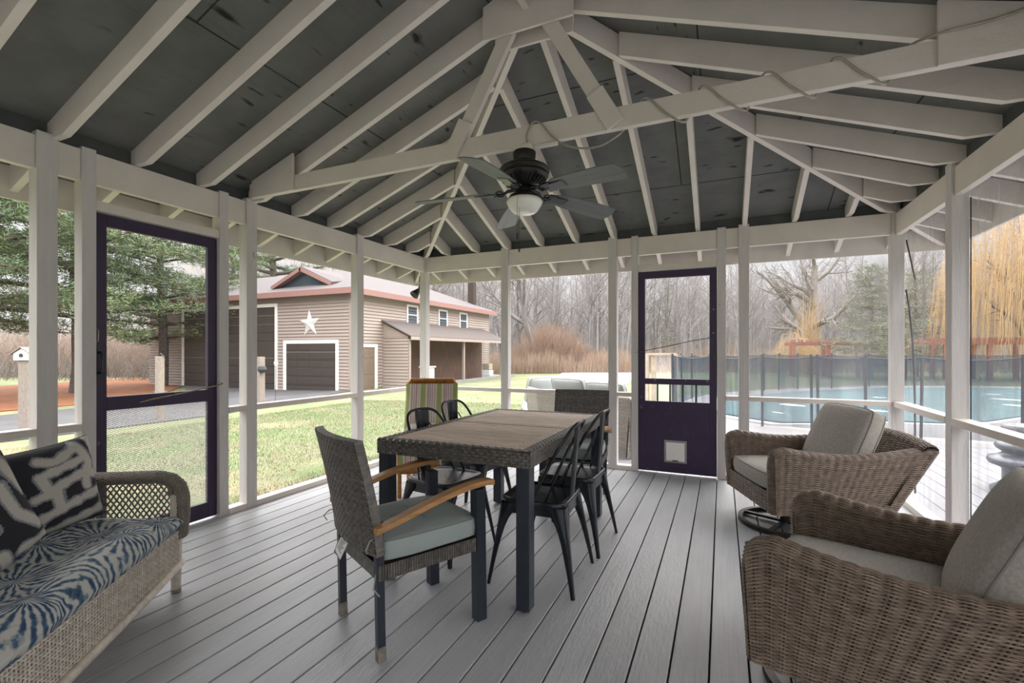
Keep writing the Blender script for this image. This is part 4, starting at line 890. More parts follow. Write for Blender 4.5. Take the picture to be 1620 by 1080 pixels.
pgrid(pc, -.035, 'pool_coping', 'siding_trim', scale=1.05); pgrid(pc, -.012, 'pool_cover', 'pool_cover', amp=.02)
m = MB()
for k in range(9): a = np.array([.2 + k * 1.1, 10.5 + k * .9, .006]); m.beam(a, a + np.array([-.3, 5.0 - k * .1, 0]), .05, .004)
m.build('cover_strap', 'gate_tan', t) if False else None
F = empty('pool_fence', (0, 0, 0), label='black mesh safety fence on thin poles all round the pool', cat='fence')
def fence(pts, H=1.2, sag=.07, zb_=-.05, fold=.02):
    rnd = random.Random(4)
    for i, (x, y) in enumerate(pts):
        m = MB(); m.tube([(x, y, zb_), (x + rnd.uniform(-.02, .02), y, zb_ + H + .04)], .02, 8); m.build('fence_pole', 'fence_pole', F)
    for i in range(len(pts) - 1):
        a, b = np.array(pts[i]), np.array(pts[i + 1]); L = np.linalg.norm(b - a); n = 16; u = np.linspace(0, 1, n); nn = np.array([-(b - a)[1], (b - a)[0]]) / L; ph = rnd.uniform(0, 6)
        rows = []
        for v in np.linspace(0, 1, 7):
            top = H - sag * L / 1.6 * 4 * u * (1 - u) * rnd.uniform(.9, 1.1); z = zb_ + .03 + (top - .03) * v; o = fold * L * np.sin(u * 9 + ph + v * 2) * (1 - v * .5) * np.sin(u * PI)
            rows.append(np.stack([a[0] + (b - a)[0] * u + nn[0] * o, a[1] + (b - a)[1] * u + nn[1] * o, z], -1))
        m = MB(); m.grid(np.stack(rows, 1)); pn = m.build('mesh_panel', 'fence_mesh', F, smooth=True); m = MB(); m.tube(rows[-1], .009, 5); m.build('top_hem', 'fence_pole', pn)
fence([(-.98, 10.9), (-.2, 10.1), (.636, 9.18), (1.34, 9.02), (1.42, 8.95), (2.0, 8.75), (2.68, 8.8), (3.74, 8.7), (5.1, 9.1), (6.6, 9.9)])
fence([(-1.0, 11.0), (-.9, 12.3), (-.75, 13.8), (-.1, 15.6), (.75, 16.9), (1.27, 17.6), (1.74, 18.1), (2.36, 18.7), (3.5, 19.6), (4.9, 21.0), (6.5, 21.9), (8.2, 22.5), (10, 22.9), (12, 22.9)], sag=.05)
t = empty('fence_gate', (0, 0, 0), label='tan wooden framed gate in the pool fence seen through the back door', cat='gate')
for x, y in ((-1.68, 11.9), (-1.52, 11.9), (-.98, 11.5)):
    m = MB(); m.bx(x - .05, x + .05, y - .05, y + .05, -.1, 1.18); m.build('gate_post', 'gate_tan', t)
m = MB(); m.beam((-1.68, 11.9, 1.18), (-.98, 11.5, 1.18), .06, .05); m.build('gate_rail', 'gate_tan', t)
m = MB(); m.add([(-1.5, 11.88, 0), (-1.0, 11.5, 0), (-1.0, 11.5, 1.15), (-1.5, 11.88, 1.15)], [[0, 1, 2, 3]]); m.build('gate_mesh', 'screen_haze', t)
t = empty('pergola', (0, 0, 0), label='long red-brown timber pergola beyond the pool', cat='pergola')
A0 = np.array(P(1256, 30)); A1 = np.array(P(1640, 25)); zt_ = 1.95; dv = (A1 - A0) / np.linalg.norm(A1 - A0); nv = np.array([-dv[1], dv[0]])
for i in range(7):
    for s in (0, 2.2):
        p = A0 + (A1 - A0) * (i / 6) + nv * s; m = MB(); m.bx(p[0] - .1, p[0] + .1, p[1] - .1, p[1] + .1, -.7, zt_ - .25); m.build('pergola_post', 'pergola_red', t)
for s in (-.08, .08, 2.12, 2.28):
    a = A0 - dv * .4 + nv * s; b = A1 + dv * .4 + nv * s; m = MB(); m.beam((*a, zt_ - .2), (*b, zt_ - .2), .05, .2); m.build('pergola_beam', 'pergola_red', t)
for i in range(26):
    p = A0 + (A1 - A0) * (i / 25) - nv * .5; q = p + nv * 3.2; m = MB(); m.beam((*p, zt_ - .02), (*q, zt_ - .02), .05, .16); m.build('pergola_joist', 'pergola_red', t)

# ------------------------------------------------------------------ furniture
def lerp(a, b, t): return a + (b - a) * t
# --- swivel armchairs -------------------------------------------------
def make_swivel():
    t = empty('swivel_armchair', (0, 0, 0), cat='armchair', group='brown wicker swivel armchairs')
    W, Z0 = .385, .185
    def yb(u): return lerp(.41, -.30, u)          # along the bottom, front to back
    def yt(u): return lerp(.425, -.56, u)         # along the top
    def ztp(u): return .625 - .055 * np.sin(np.clip(u * 1.05, 0, 1) * PI) - np.where(u < .10, (1 - u / .10) ** 2 * .05, 0)
    T = .095
    def prof(v):                                  # v -> (outer offset inward, height fraction)
        a = np.clip((v - .50) / .17, 0, 1) * PI; inn = T / 2 * (1 - np.cos(a)); 
        hz = np.where(v < .50, v / .50, np.where(v < .67, 1.0, 1 - (v - .67) / .33 * .66)); bump = np.where((v >= .5) & (v <= .67), np.sin(a) * .022, 0)
        return inn, hz, bump
    def side(s):
        def S(u, v):
            inn, hz, bp = prof(v); y = lerp(yb(u), yt(u), hz); z = Z0 + (ztp(u) - .022 - Z0) * hz + bp; x = W + .02 * hz - inn
            return np.stack([s * x, y, z], -1)
        return S
    for s in (1, -1):
        m = MB(); S = side(s); weave(m, S, 19, 124, .0040, ROUND(.0036, .0032), ROUND(.0038, .0028), 3, double=True)
        a = m.build('arm', 'wicker_brown', t, smooth=True); b = MB(); backing(b, S, 24, 30, .012 * s); b.build('arm_core', 'weave_core', a)
        def Fr(u, v, s=s):
            inn = u * T; z = Z0 + (.560 - Z0) * v + np.where(v > .85, np.sin(u * PI) * .016 * (v - .85) / .15, 0); y = lerp(.412, .427, v) + .018 * np.sin(u * PI) - np.where(v > .85, (v - .85) / .15 * .015, 0)
            return np.stack([s * (W + .02 * v - inn), y, z], -1)
        m = MB(); weave(m, Fr, 5, 60, .0035, ROUND(.0042, .0036), ROUND(.004, .003), 3); m.build('arm_front', 'wicker_brown', a, smooth=True)
        b = MB(); backing(b, Fr, 8, 10, -.006 * s); b.build('arm_core', 'weave_core', a)
    def back(u, v):
        x = lerp(-W - .0, W + .0, u) * (1 + .05 * np.clip(v / .5, 0, 1)); c = 1 - (2 * u - 1) ** 2; 
        a = np.clip((v - .48) / .12, 0, 1) * PI; hz = np.where(v < .48, v / .48, np.where(v < .60, 1.0, 1 - (v - .60) / .40 * .8)); top = .615 + .045 * c
        y = lerp(-.30, -.56, hz) - .03 * c + .05 * (1 - np.cos(a)) / 1.0 * .9; z = Z0 + (top - Z0) * hz + np.where((v > .48) & (v < .60), np.sin(a) * .025, 0)
        return np.stack([x, y, z], -1)
    m = MB(); weave(m, back, 18, 128, .0040, ROUND(.0036, .0032), ROUND(.0038, .0028), 3, double=True); b_ = m.build('back', 'wicker_brown', t, smooth=True)
    b = MB(); backing(b, back, 20, 30, -.010); b.build('back_core', 'weave_core', b_)
    def apron(u, v): return np.stack([lerp(-.30, .30, u), .425 + .0 * v, lerp(Z0, .315, v)], -1)
    m = MB(); weave(m, apron, 14, 19, .0038, ROUND(.0042, .0036), ROUND(.004, .003), 3, double=True); ap = m.build('front_apron', 'wicker_brown', t, smooth=True)
    b = MB(); backing(b, apron, 4, 4, .005); b.build('apron_core', 'weave_core', ap)
    m = MB(); m.bx(-.37, .37, -.29, .40, .19, .205); m.bx(-.30, .30, -.35, .41, .285, .31); m.build('seat_deck', 'weave_core', t)
    c, ct, cb = cushion(.575, .62, .135, .72, 22, 4, seed=1); o = xf(c.build('seat_cushion', 'linen', t, smooth=True), (0, .115, .375)); piping(ct, .0045).build('piping', 'linen_piping', o, smooth=True); piping(cb, .0045).build('piping', 'linen_piping', o, smooth=True)
    c, ct, cb = cushion(.57, .50, .19, .42, 24, 3, seed=2, round_=.08); o = xf(c.build('back_cushion', 'linen', t, smooth=True), (0, -.215, .605), (math.radians(113), 0, 0)); piping(ct, .0045).build('piping', 'linen_piping', o, smooth=True); piping(cb, .0045).build('piping', 'linen_piping', o, smooth=True)
    m = MB(); a = np.linspace(0, 2 * PI, 49); R_ = .29; pr = np.array([(R_ - .016, .002), (R_ + .016, .002), (R_ + .016, .030), (R_ - .016, .030)])
    P_ = np.stack([np.stack([r * np.cos(a), r * np.sin(a) + .16, np.full_like(a, z)], -1) for r, z in np.vstack([pr, pr[:1]])], 1); m.grid(P_)
    m.build('base_ring', 'bronze', t)
    m = MB()
    for k in range(2): q = PI / 4 + k * PI / 2; m.beam((-R_ * math.cos(q), .16 - R_ * math.sin(q), .02), (R_ * math.cos(q), .16 + R_ * math.sin(q), .02), .03, .016)
    m.tube([(0, .16, .02), (0, .16, .19)], .035, 16); m.bx(-.16, .16, -.10, .22, .165, .188); m.build('swivel_post', 'bronze', t); return t
sw = make_swivel(); sw['label'] = 'brown wicker swivel armchair farther away, beside the back wall and pool'; sw.location = (.564, 3.933, 0); sw.rotation_euler = (0, 0, math.radians(110.4))
s2 = copy_tree(sw); s2['label'] = 'brown wicker swivel armchair nearest the camera at the bottom right'; s2.location = (.60, 2.02, 0); s2.rotation_euler = (0, 0, math.radians(71.6))

# --- dining table -------------------------------------------------------
def wprof(w=.0052, t=.0012): return FLAT(w, t)
T0 = (-1.705, -.815, 2.035, 3.515); TZ = .762
tb = empty('dining_table', ((T0[0] + T0[1]) / 2, (T0[2] + T0[3]) / 2, 0), label='dark wicker rimmed dining table with a weathered slatted wood top', cat='table')
hw, hl = (T0[1] - T0[0]) / 2, (T0[3] - T0[2]) / 2; rim = .055; rh = .078
def rimface(a, b, top=True):
    a = np.array(a, float); b = np.array(b, float); d = (b - a) / np.linalg.norm(b - a); inw = np.array([-d[1], d[0]])
    def S(u, v):
        k = rim + rh; s = v * k; ou = np.clip(s - rh, 0, None); z = TZ - rh + np.clip(s, 0, rh); c = np.clip(1 - np.abs(s - rh) / .008, 0, 1) * .003
        p = a[None, None] + (b - a)[None, None] * u[..., None] + inw[None, None] * (ou + c)[..., None]
        return np.concatenate([p, (z - c)[..., None]], -1)
    return S
cs = [(-hw, -hl), (hw, -hl), (hw, hl), (-hw, hl)]
for i in range(4):
    a, b = cs[i], cs[(i + 1) % 4]; L = math.dist(a, b); m = MB(); S = rimface(a, b); weave(m, S, int(L / .021), 9, .0022, wprof(.0068, .0010), wprof(.004, .0008), 3)
    o = m.build('rim', 'wicker_dark', tb, smooth=False); q = MB(); backing(q, S, 2, 12, -.003); q.build('rim_core', 'weave_core', o)
m = MB()
for x, y in cs:
    sx, sy = (1 if x > 0 else -1), (1 if y > 0 else -1)
    pass
for x0, x1 in ((-hw + rim, hw - rim),):
    for y0, y1 in ((-hl + rim, -.010), (.010, hl - rim)):
        for xa in (x0, x1 - .06): 
            m = MB(); m.bx(xa, xa + .06, y0, y1, TZ - .018, TZ - .001); m.build('border_board', 'slat_wood', tb, bevel=.002)
        n = int(round((y1 - y0) / .050)); w = (y1 - y0) / n; m = MB()
        for k in range(n): m.bx(x0 + .062, x1 - .062, y0 + k * w + .0045, y0 + (k + 1) * w - .0045, TZ - .018, TZ - .001)
        m.build('slatted_top', 'slat_wood', tb, bevel=.002)
m = MB(); m.bx(-hw + rim, hw - rim, -.0095, .0095, TZ - .03, TZ - .004); m.build('seam_strip', 'weave_core', tb)
m = MB(); m.bx(-hw + .05, hw - .05, -hl + .05, hl - .05, TZ - .055, TZ - .040); m.build('top_frame', 'weave_core', tb)
for x, y in cs:
    sx, sy = (1 if x > 0 else -1), (1 if y > 0 else -1); cx, cy = x - sx * .040, y - sy * .040
    m = MB(); m.bx(cx - .034, cx + .034, cy - .034, cy + .034, .012, TZ - .06); l = m.build('leg', 'dark_leg', tb, bevel=.003); m = MB(); m.lathe([(0, 0), (.016, 0), (.018, .014), (0, .014)], 12, (cx, cy, 0)); m.build('foot_glide', 'black_metal', l)

# --- wicker dining armchair ---------------------------------------------
def make_dining():
    t = empty('dining_armchair', cat='chair', group='dark wicker dining armchairs with wooden arms')
    w = .215
    for s in (-1, 1):
        m = MB(); m.beam((s * w, -.235, .06), (s * w, -.245, .56), .032, .032, up=(0, 1, 0)); l = m.build('leg', 'dark_leg', t, bevel=.002); q = MB(); q.beam((s * w, -.2335, .0), (s * w, -.235, .062), .033, .033, up=(0, 1, 0)); q.build('worn_foot', 'worn_foot', l)
        m = MB(); m.beam((s * w, .245, .0), (s * w, .235, .60), .052, .05, up=(0, 1, 0)); m.build('leg', 'dark_leg', t, bevel=.002)
    def ring(a, b):
        a = np.array(a, float); b = np.array(b, float)
        return lambda u, v: np.stack([lerp(a[0], b[0], u), lerp(a[1], b[1], u), .325 + .06 * v], -1)
    k = w + .018
    for a, b in (((-k, -.25), (k, -.25)), ((k, -.25), (k, .26)), ((k, .26), (-k, .26)), ((-k, .26), (-k, -.25))):
        m = MB(); S = ring(a, b); n = int(math.dist(a, b) / .0115); N_ = surf_n(S, np.array([[.5]]), np.array([[.5]]))[0, 0]
        weave(m, S, n, 2, .0004, wprof(.002, .0005), FLAT(.0052, .0016), 1); o = m.build('seat_rim', 'wicker_dark', t); q = MB(); backing(q, S, 2, 2, -.002); q.build('rim_core', 'weave_core', o)
    m = MB(); m.bx(-w, w, -.24, .25, .35, .372); m.build('seat_deck', 'weave_core', t)
    H0, H1 = .425, .885
    def bk(u, v): x = lerp(-.24, .24, u); c = 1 - (2 * u - 1) ** 2; zz = lerp(H0, H1, v); y = -.262 - .09 * v ** 1.3 - .035 * c; return np.stack([x, y, zz + .0 * c], -1)
    th = .034
    def fr(u, v): return bk(u, v) + np.array([0, th, .004])
    for S, sg in ((bk, 1), (fr, -1)):
        m = MB(); weave(m, S, 27, 34, .0032, FLAT(.0064, .0012), FLAT(.0045, .001), 3); o = m.build('backrest', 'wicker_dark', t); q = MB(); backing(q, S, 10, 6, -.003 if sg > 0 else .003); q.build('back_core', 'weave_core', o)
    def edge(pa, n, nm='back_edge'):
        def S(u, v): p = pa(u); return p * (1 - v[..., None]) + (p + np.array([0, th, .004])) * v[..., None]
        m = MB(); weave(m, S, n, 4, .0003, wprof(.002, .0004), FLAT(.0058, .0018), 1); m.build(nm, 'wicker_pale' if False else 'wicker_edge', t)
    for uu in (0., 1.): edge(lambda u, uu=uu: bk(np.full_like(u, uu), u), 44)
    edge(lambda u: bk(u, np.ones_like(u)), 40); edge(lambda u: bk(u, np.zeros_like(u)), 40)
    c, ct, cb = cushion(.455, .475, .105, .72, 20, 5, seed=4, crease=.003); o = xf(c.build('seat_cushion', 'sage_cushion', t, smooth=True), (0, .005, .432)); piping(ct, .0025).build('piping', 'cushion_seam', o, smooth=True)
    m = MB(); m.tube([(0, -.1, .052), (0, .1, .053)], .002, 5); m.tube([(-.1, 0.02, .052), (.1, 0.02, .053)], .002, 5); m.build('tufting_seam', 'cushion_seam', o)
    for s in (-1, 1):
        m = MB(); n = 16; u = np.linspace(0, 1, n); y = lerp(-.275, .285, u); z = .535 + .105 * np.sin(np.clip(u * 1.08, 0, 1) * PI / 2) ** 1.15 - .006 * (u > .95); x = s * (w + .035) + s * .012 * np.sin(u * PI); ww = .024 + .005 * u
        sec = [(-1, -.012), (1, -.012), (1, .012), (-1, .012)]; P_ = np.stack([np.stack([x + a * ww, y, z + b], -1) for a, b in sec + sec[:1]], 1); m.grid(P_)
        m.add(P_[0, :4], [[3, 2, 1, 0]]); m.add(P_[-1, :4], [[0, 1, 2, 3]]); m.build('armrest', 'arm_wood', t, bevel=.004)
        m = MB(); m.tube([(s * w, -.25, .50), (s * w * 1.1, -.29, .495), (s * w * 1.18, -.31, .47), (s * w * 1.1, -.30, .45)], .003, 5); m.tube([(s * w, -.255, .35), (s * w * 1.05, -.27, .30), (s * w * 1.12, -.25, .27)], .003, 5); m.build('cushion_tie', 'sage_cushion', t)
    return t
n0 = MATS['wicker_dark']
da = make_dining(); da['label'] = 'dark wicker dining armchair nearest the camera at the near end of the table'; da.location = (-1.327, 1.81, 0); da.rotation_euler = (0, 0, math.radians(-27))
m = MB(); m.bx(-.032, .032, -.002, .002, -.045, .045); tg = m.build('care_tag', 'care_tag', da); xf(tg, (-.085, -.285, .375), (math.radians(-14), math.radians(24), 0)); tg['label'] = 'white care tag'
m = MB()
for k in range(7): m.bx(-.022, .022 - (k % 3) * .006, -.003, -.0022, .03 - k * .009, .033 - k * .009)
tx = m.build('tag_print', 'dark_cord', tg)
d2c = bpy.data.objects
fa = copy_tree(da); fa['label'] = 'dark wicker dining armchair at the far end of the table before the back wall'; fa.location = (-1.115, 3.80, 0); fa.rotation_euler = (0, 0, math.radians(186))
for ch in list(fa.children):
    if ch.name.startswith('care_tag'):
        for g in list(ch.children): bpy.data.objects.remove(g)
        bpy.data.objects.remove(ch)

# --- metal chairs ---------------------------------------------------------
def make_metal():
    t = empty('metal_chair', cat='chair', group='black sheet metal chairs round the table')
    def rsq(hw, r, z, n=6, hd=None, y0=0):
        hd = hd or hw; out = []
        for k, (sx, sy) in enumerate(((1, 1), (-1, 1), (-1, -1), (1, -1))):
            for a in np.linspace(0, PI / 2, n): q = a + k * PI / 2; out.append((sx * (hw - r) + r * math.cos(q), y0 + sy * (hd - r) + r * math.sin(q), z))
        return np.array(out)
    rings = [rsq(.14, .04, .442), rsq(.15, .05, .441), rsq(.172, .06, .450), rsq(.180, .062, .452), rsq(.184, .064, .447), rsq(.184, .064, .430)]
    m = MB(); m.grid(np.stack(rings, 1)[:, ::-1], closed_u=True); k = m.n; m.add(rings[0], [list(range(len(rings[0])))]); m.build('seat', 'black_metal', t, smooth=True)
    m = MB(); [m.lathe([(0, .4438), (.004, .4436), (.0045, .4425)], 8, (dx, dy, 0)) for dx, dy in ((0, .0), (.02, .02), (-.02, .02), (.02, -.02), (-.02, -.02))]; m.build('drain_hole', 'dark_cord', t)
    m = MB(); m.grid(np.stack([rsq(.180, .06, .432), rsq(.176, .06, .405), rsq(.178, .06, .375)], 1)[:, ::-1], closed_u=True); m.build('apron', 'black_metal', t, smooth=True)
    for sx in (-1, 1):
        for sy in (-1, 1):
            m = MB(); zs = np.array([.425, .40, .37, .34, .30, .25, .18, .10, .03, 0]); sz = np.array([.098, .092, .075, .060, .048, .039, .031, .024, .020, .019]); f = (.42 - zs) / .42
            rows = []
            for z, h, q in zip(zs, sz, f):
                cx = lerp(.180, .232, max(q, 0)); cy = lerp(.180, .235 if sy > 0 else .245, max(q, 0))
                # L-shaped sheet leg: outer corner rounded, inner hollow
                c = min(.02, h * .45); sec = [(-h, 0), (-h * .45, 0), (-c, 0), (-c * .3, -c * .3), (0, -c), (0, -h * .45), (0, -h), (-.012, -h), (-.016, -.016 - 0), (-h, -.012)]
                rows.append([(sx * (cx + a), sy * (cy + b), z) for a, b in sec])
            P_ = np.array(rows).transpose(1, 0, 2); m.grid(P_ if sx * sy < 0 else P_[::-1], closed_u=True)
            m.build('leg', 'black_metal', t, smooth=True); 
    for s in (-1, 1):                               # pressed bracing strips under the seat
        m = MB(); m.beam((-.15 * s, -.15, .385), (.15 * s, .15, .385), .03, .004); m.build('under_brace', 'black_metal', t)
    P_ = []; 
    for s in (-1, 1):
        side = [(s * .182, .02, .425), (s * .180, -.005, .46), (s * .176, -.055, .56), (s * .17, -.105, .66), (s * .163, -.155, .75), (s * .140, -.195, .815), (s * .095, -.215, .845), (s * .035, -.223, .853)]
        P_.append(side)
    pts = P_[0] + P_[1][::-1]; Q = [np.array(pts[0])] + [np.array(p) for p in pts] + [np.array(pts[-1])]; out = []
    for i in range(len(pts) - 1):
        p0, p1, p2, p3 = Q[i:i + 4]
        for u in np.linspace(0, 1, 4, endpoint=False): out.append(.5 * ((2 * p1) + (-p0 + p2) * u + (2 * p0 - 5 * p1 + 4 * p2 - p3) * u * u + (-p0 + 3 * p1 - 3 * p2 + p3) * u ** 3))
    out.append(np.array(pts[-1])); m = MB(); m.tube(out, .0095, 10); m.build('back_hoop', 'black_metal', t, smooth=True)
    def splat(u, v): x = lerp(-1, 1, u) * lerp(.040, .062, v); y = lerp(-.178, -.218, v ** 1.0) - .0 ; z = lerp(.415, .845, v); return np.stack([x, y + .01 * (2 * u - 1) ** 2, z], -1)
    U, V_ = np.meshgrid(np.linspace(0, 1, 7), np.linspace(0, 1, 12), indexing='ij'); a = splat(U, V_); m = MB(); m.grid(a); m.grid(a[::-1] + [0, .004, 0])
    for e0, e1 in ((a[0], a[0] + [0, .004, 0]), (a[-1] + [0, .004, 0], a[-1])): m.grid(np.stack([e0, e1], 1))
    m.build('splat', 'black_metal', t, smooth=True)
    m = MB(); 
    for dy in (.006,):
        q = [splat(np.array([[u_]]), np.array([[v_]]))[0, 0] + [0, dy, 0] for u_, v_ in ((.25, .35), (.25, .80), (.33, .84), (.67, .84), (.75, .80), (.75, .35))]; m.tube(q, .003, 6)
    m.build('pressed_rib', 'black_metal', t, smooth=True)
    for s in (-1, 1):
        m = MB(); m.tube([(s * .165, -.07, .445), (s * .12, -.13, .60), (s * .055, -.19, .76)], .005, 6); m.build('back_brace', 'black_metal', t, smooth=True)
    return t
mc = make_metal()
for i, (x, y, rz, lab) in enumerate(((-.918, 2.475, 92, 'black metal chair on the right side of the table, nearer the camera'), (-.90, 3.01, 88, 'black metal chair on the right side of the table, farther from the camera'),
        (-1.60, 2.56, -99, 'black metal chair on the left side of the table, nearer the camera'), (-1.70, 3.12, -96, 'black metal chair on the left side of the table, farther from the camera'))):
    o = mc if i == 0 else copy_tree(mc); o.location = (x, y, 0); o.rotation_euler = (0, 0, math.radians(rz)); o['label'] = lab

# --- orange wicker chair ----------------------------------------------------
oc = empty('wicker_chair', (-2.40, 3.56, 0), math.radians(28.6 + 180), label='orange wicker high-back chair with a green and pink striped cushion', cat='chair')
def panel(f, ns, nw, m_, name, par, core='weave_core_tan', off=-.004, wp=None, dbl=False):
    m = MB(); weave(m, f, ns, nw, .003, wp or ROUND(.0045, .004), ROUND(.004, .003), 3, double=dbl); o = m.build(name, m_, par, smooth=True); q = MB(); backing(q, f, 8, 8, off); q.build('core', core, o); return o
# local front is +Y
panel(lambda u, v: np.stack([lerp(.225, -.225, u), -.21 - .14 * v, lerp(.30, .93, v)], -1), 20, 60, 'wicker_orange', 'back', oc)
m = MB(); m.tube([(-.225, -.21, .30), (-.225, -.35, .92), (-.20, -.355, .95), (.20, -.355, .95), (.225, -.35, .92), (.225, -.21, .30)], .022, 10); m.build('back_frame', 'wicker_orange', oc, smooth=True)
for k in range(44): pass
m = MB()
for k in range(52): x = -.205 + k * .41 / 51; a = np.linspace(0, 2 * PI, 9); m.tube([(x, -.355 + .024 * math.cos(q), .95 + .024 * math.sin(q)) for q in a], .0035, 5, cap=False)
m.build('wrapped_top', 'wicker_orange', oc, smooth=True)
for a, b in (((-.24, .25), (.24, .25)), ((.24, .25), (.22, -.21)), ((-.22, -.21), (-.24, .25))):
    panel(lambda u, v, a=a, b=b: np.stack([lerp(b[0], a[0], u), lerp(b[1], a[1], u), lerp(.20, .40, v)], -1), 20, 20, 'wicker_orange', 'seat_skirt', oc)
for x, y in ((-.225, .235), (.225, .235), (-.21, -.22), (.21, -.22)):
    m = MB(); m.tube([(x, y, 0), (x, y, .40)], .019, 10); m.build('leg', 'wicker_orange', oc, smooth=True)
def stripe(t):
    t = (t * 3.25 + .05) % 1.0; g = (.36, .40, .14); w = (.66, .62, .55); p = (.52, .24, .22); b = (.40, .33, .36)
    return g if t < .30 else w if t < .42 else p if t < .50 else w if t < .56 else b if t < .62 else w if t < .70 else p if t < .76 else w if t < .86 else b if t < .9 else w
def striped(f, name, th):
    n, k = 130, 10; U, V_ = np.meshgrid(np.linspace(0, 1, n), np.linspace(0, 1, k), indexing='ij'); a = f(U, V_); nn = surf_n(f, U, V_); bul = (np.clip(1 - (2 * U - 1) ** 6, 0, 1) * np.clip(1 - (2 * V_ - 1) ** 6, 0, 1)) ** .5
    A_ = a + nn * (bul * th)[..., None]; B_ = a - nn * (bul * th * .3)[..., None]; m = MB(); m.grid(A_); m.grid(B_[::-1]); c = np.array([stripe(x) for x in U.ravel()]); c2 = np.array([stripe(x) for x in U[::-1].ravel()])
    return m.build(name, 'printed_cloth', oc, smooth=True, colors=np.vstack([c, c2]))
striped(lambda u, v: np.stack([lerp(.245, -.245, u), -.165 - .135 * v + .02 * np.sin(v * PI * 2), lerp(.44, .925, v)], -1), 'back_cushion', .035)
striped(lambda u, v: np.stack([lerp(.225, -.225, u), lerp(.25, -.19, v), .405 + .02 * np.sin(v * PI)], -1)[..., :], 'seat_cushion', .05)
striped(lambda u, v: np.stack([lerp(.225, -.225, u), .262 + .0 * v, lerp(.28, .42, v)], -1), 'cushion_skirt', -.004)
c, ct, cb = cushion(.40, .34, .14, .6, 16, 4); xf(c.build('seat_pad', 'linen', oc, smooth=True), (0, .0, .51))

# --- wicker sofa ---------------------------------------------------------------
LX, LD = .95, .375
so = empty('wicker_sofa', (-2.272, .566, 0), math.radians(-52.7), label='light wicker sofa with lattice arms and a blue and white palm print cushion', cat='sofa')
for s in (-1, 1):
    for y in (LD - .03, -LD + .03):
        m = MB(); m.tube([(s * (LX - .03), y, 0), (s * (LX - .03), y, .16), (s * (LX - .03), y, .5 if y > 0 else .55)], [.020, .026, .026], 12); l = m.build('leg', 'wicker_tan', so, smooth=True)
        m = MB(); m.lathe([(0, 0), (.022, 0), (.024, .02), (0, .02)], 14, (s * (LX - .03), y, 0)); m.build('foot_cap', 'weathered_post', l, smooth=True)
panel(lambda u, v: np.stack([lerp(LX - .02, -LX + .02, u), LD - .01 + 0 * v, lerp(.145 + 0 * u, .325 + 0 * u, v)], -1), 110, 14, 'wicker_tan', 'front_apron', so, wp=FLAT(.0045, .0015))
m = MB(); m.tube([(-LX + .03, LD - .005, .15), (-LX * .5, LD, .135), (0, LD, .13), (LX * .5, LD, .135), (LX - .03, LD - .005, .15)], .018, 10); m.build('front_stretcher', 'wicker_tan', so, smooth=True)
for s in (-1, 1):
    x = s * (LX - .02)
    panel(lambda u, v, x=x, s=s: np.stack([x + 0 * u, lerp(LD - .02, -LD + .02, u) * s, lerp(.145 + 0 * u, .36 + 0 * u, v)], -1), 44, 20, 'wicker_tan', 'side_panel', so, off=.004)
    # arm: rolled top that turns down at the front
    path = [(LD - .015, .30), (LD - .005, .40), (LD - .005, .50), (LD - .02, .56), (LD - .06, .60), (LD - .12, .617), (0, .622), (-LD * .6, .63), (-LD, .66)]
    pp = []; 
    for i in range(len(path) - 1):
        for u in np.linspace(0, 1, 6, endpoint=False): pp.append(np.array(path[i]) * (1 - u) + np.array(path[i + 1]) * u)
    pp.append(np.array(path[-1])); pp = np.array(pp); cy = np.concatenate([[0], np.cumsum(np.linalg.norm(np.diff(pp, axis=0), axis=1))]); cy /= cy[-1]
    def roll(u, v, x=x, s=s):
        y = np.interp(u, cy, pp[:, 0]); z = np.interp(u, cy, pp[:, 1]); dy = np.interp(np.clip(u + .01, 0, 1), cy, pp[:, 0]) - np.interp(np.clip(u - .01, 0, 1), cy, pp[:, 0]); dz = np.interp(np.clip(u + .01, 0, 1), cy, pp[:, 1]) - np.interp(np.clip(u - .01, 0, 1), cy, pp[:, 1]); q = np.sqrt(dy * dy + dz * dz) + 1e-9
        a = v * 2 * PI; off = np.sin(a) * .022; return np.stack([x + s * .01 + .045 * np.cos(a) * -1, y + off * (dz / q), z - off * (dy / q) - .022], -1)
    m = MB(); weave(m, roll, 60, 30, .0025, ROUND(.0045, .003), ROUND(.003, .002), 3); o = m.build('arm', 'wicker_grey', so, smooth=True); q = MB(); backing(q, roll, 60, 16, 0); q.build('core', 'weave_core_tan', o)
    # lattice insert
    y0, y1, z0, z1 = -LD + .03, LD - .055, .36, .565; lat = []; cw, ch = .026, .038
    k = ch / cw
    for sg in (1, -1):
        for i in range(-12, int((y1 - y0) / cw) + 1):
            ya = i * cw; t0, t1 = max(0, ya), min(y1 - y0, ya + (z1 - z0) / k)
            if t1 - t0 < .006: continue
            p = [(t0, k * (t0 - ya)), (t1, k * (t1 - ya))]
            if sg < 0: p = [(y1 - y0 - a, b) for a, b in p]
            lat.append([(x + .002 * sg, y0 + a, z0 + b) for a, b in p])
    P_ = np.array([[np.array(a) + (np.array(b) - np.array(a)) * u for u in (0, .5, 1)] for a, b in lat]); m = MB(); m.strands(P_, np.broadcast_to(np.array([1., 0, 0]), P_.shape), FLAT(.0042, .0015) + [(0, -.001)])
    m.build('lattice', 'wicker_grey', so)
    m = MB(); m.tube([(x, y0, z0 - .005), (x, y1, z0 - .005), (x, y1 + .01, z0 + .1), (x, y1 - .01, z1 - .02), (x, y1 - .05, z1 + .005), (x, y0, z1 + .02)], .012, 8); m.build('lattice_frame', 'wicker_grey', so, smooth=True)
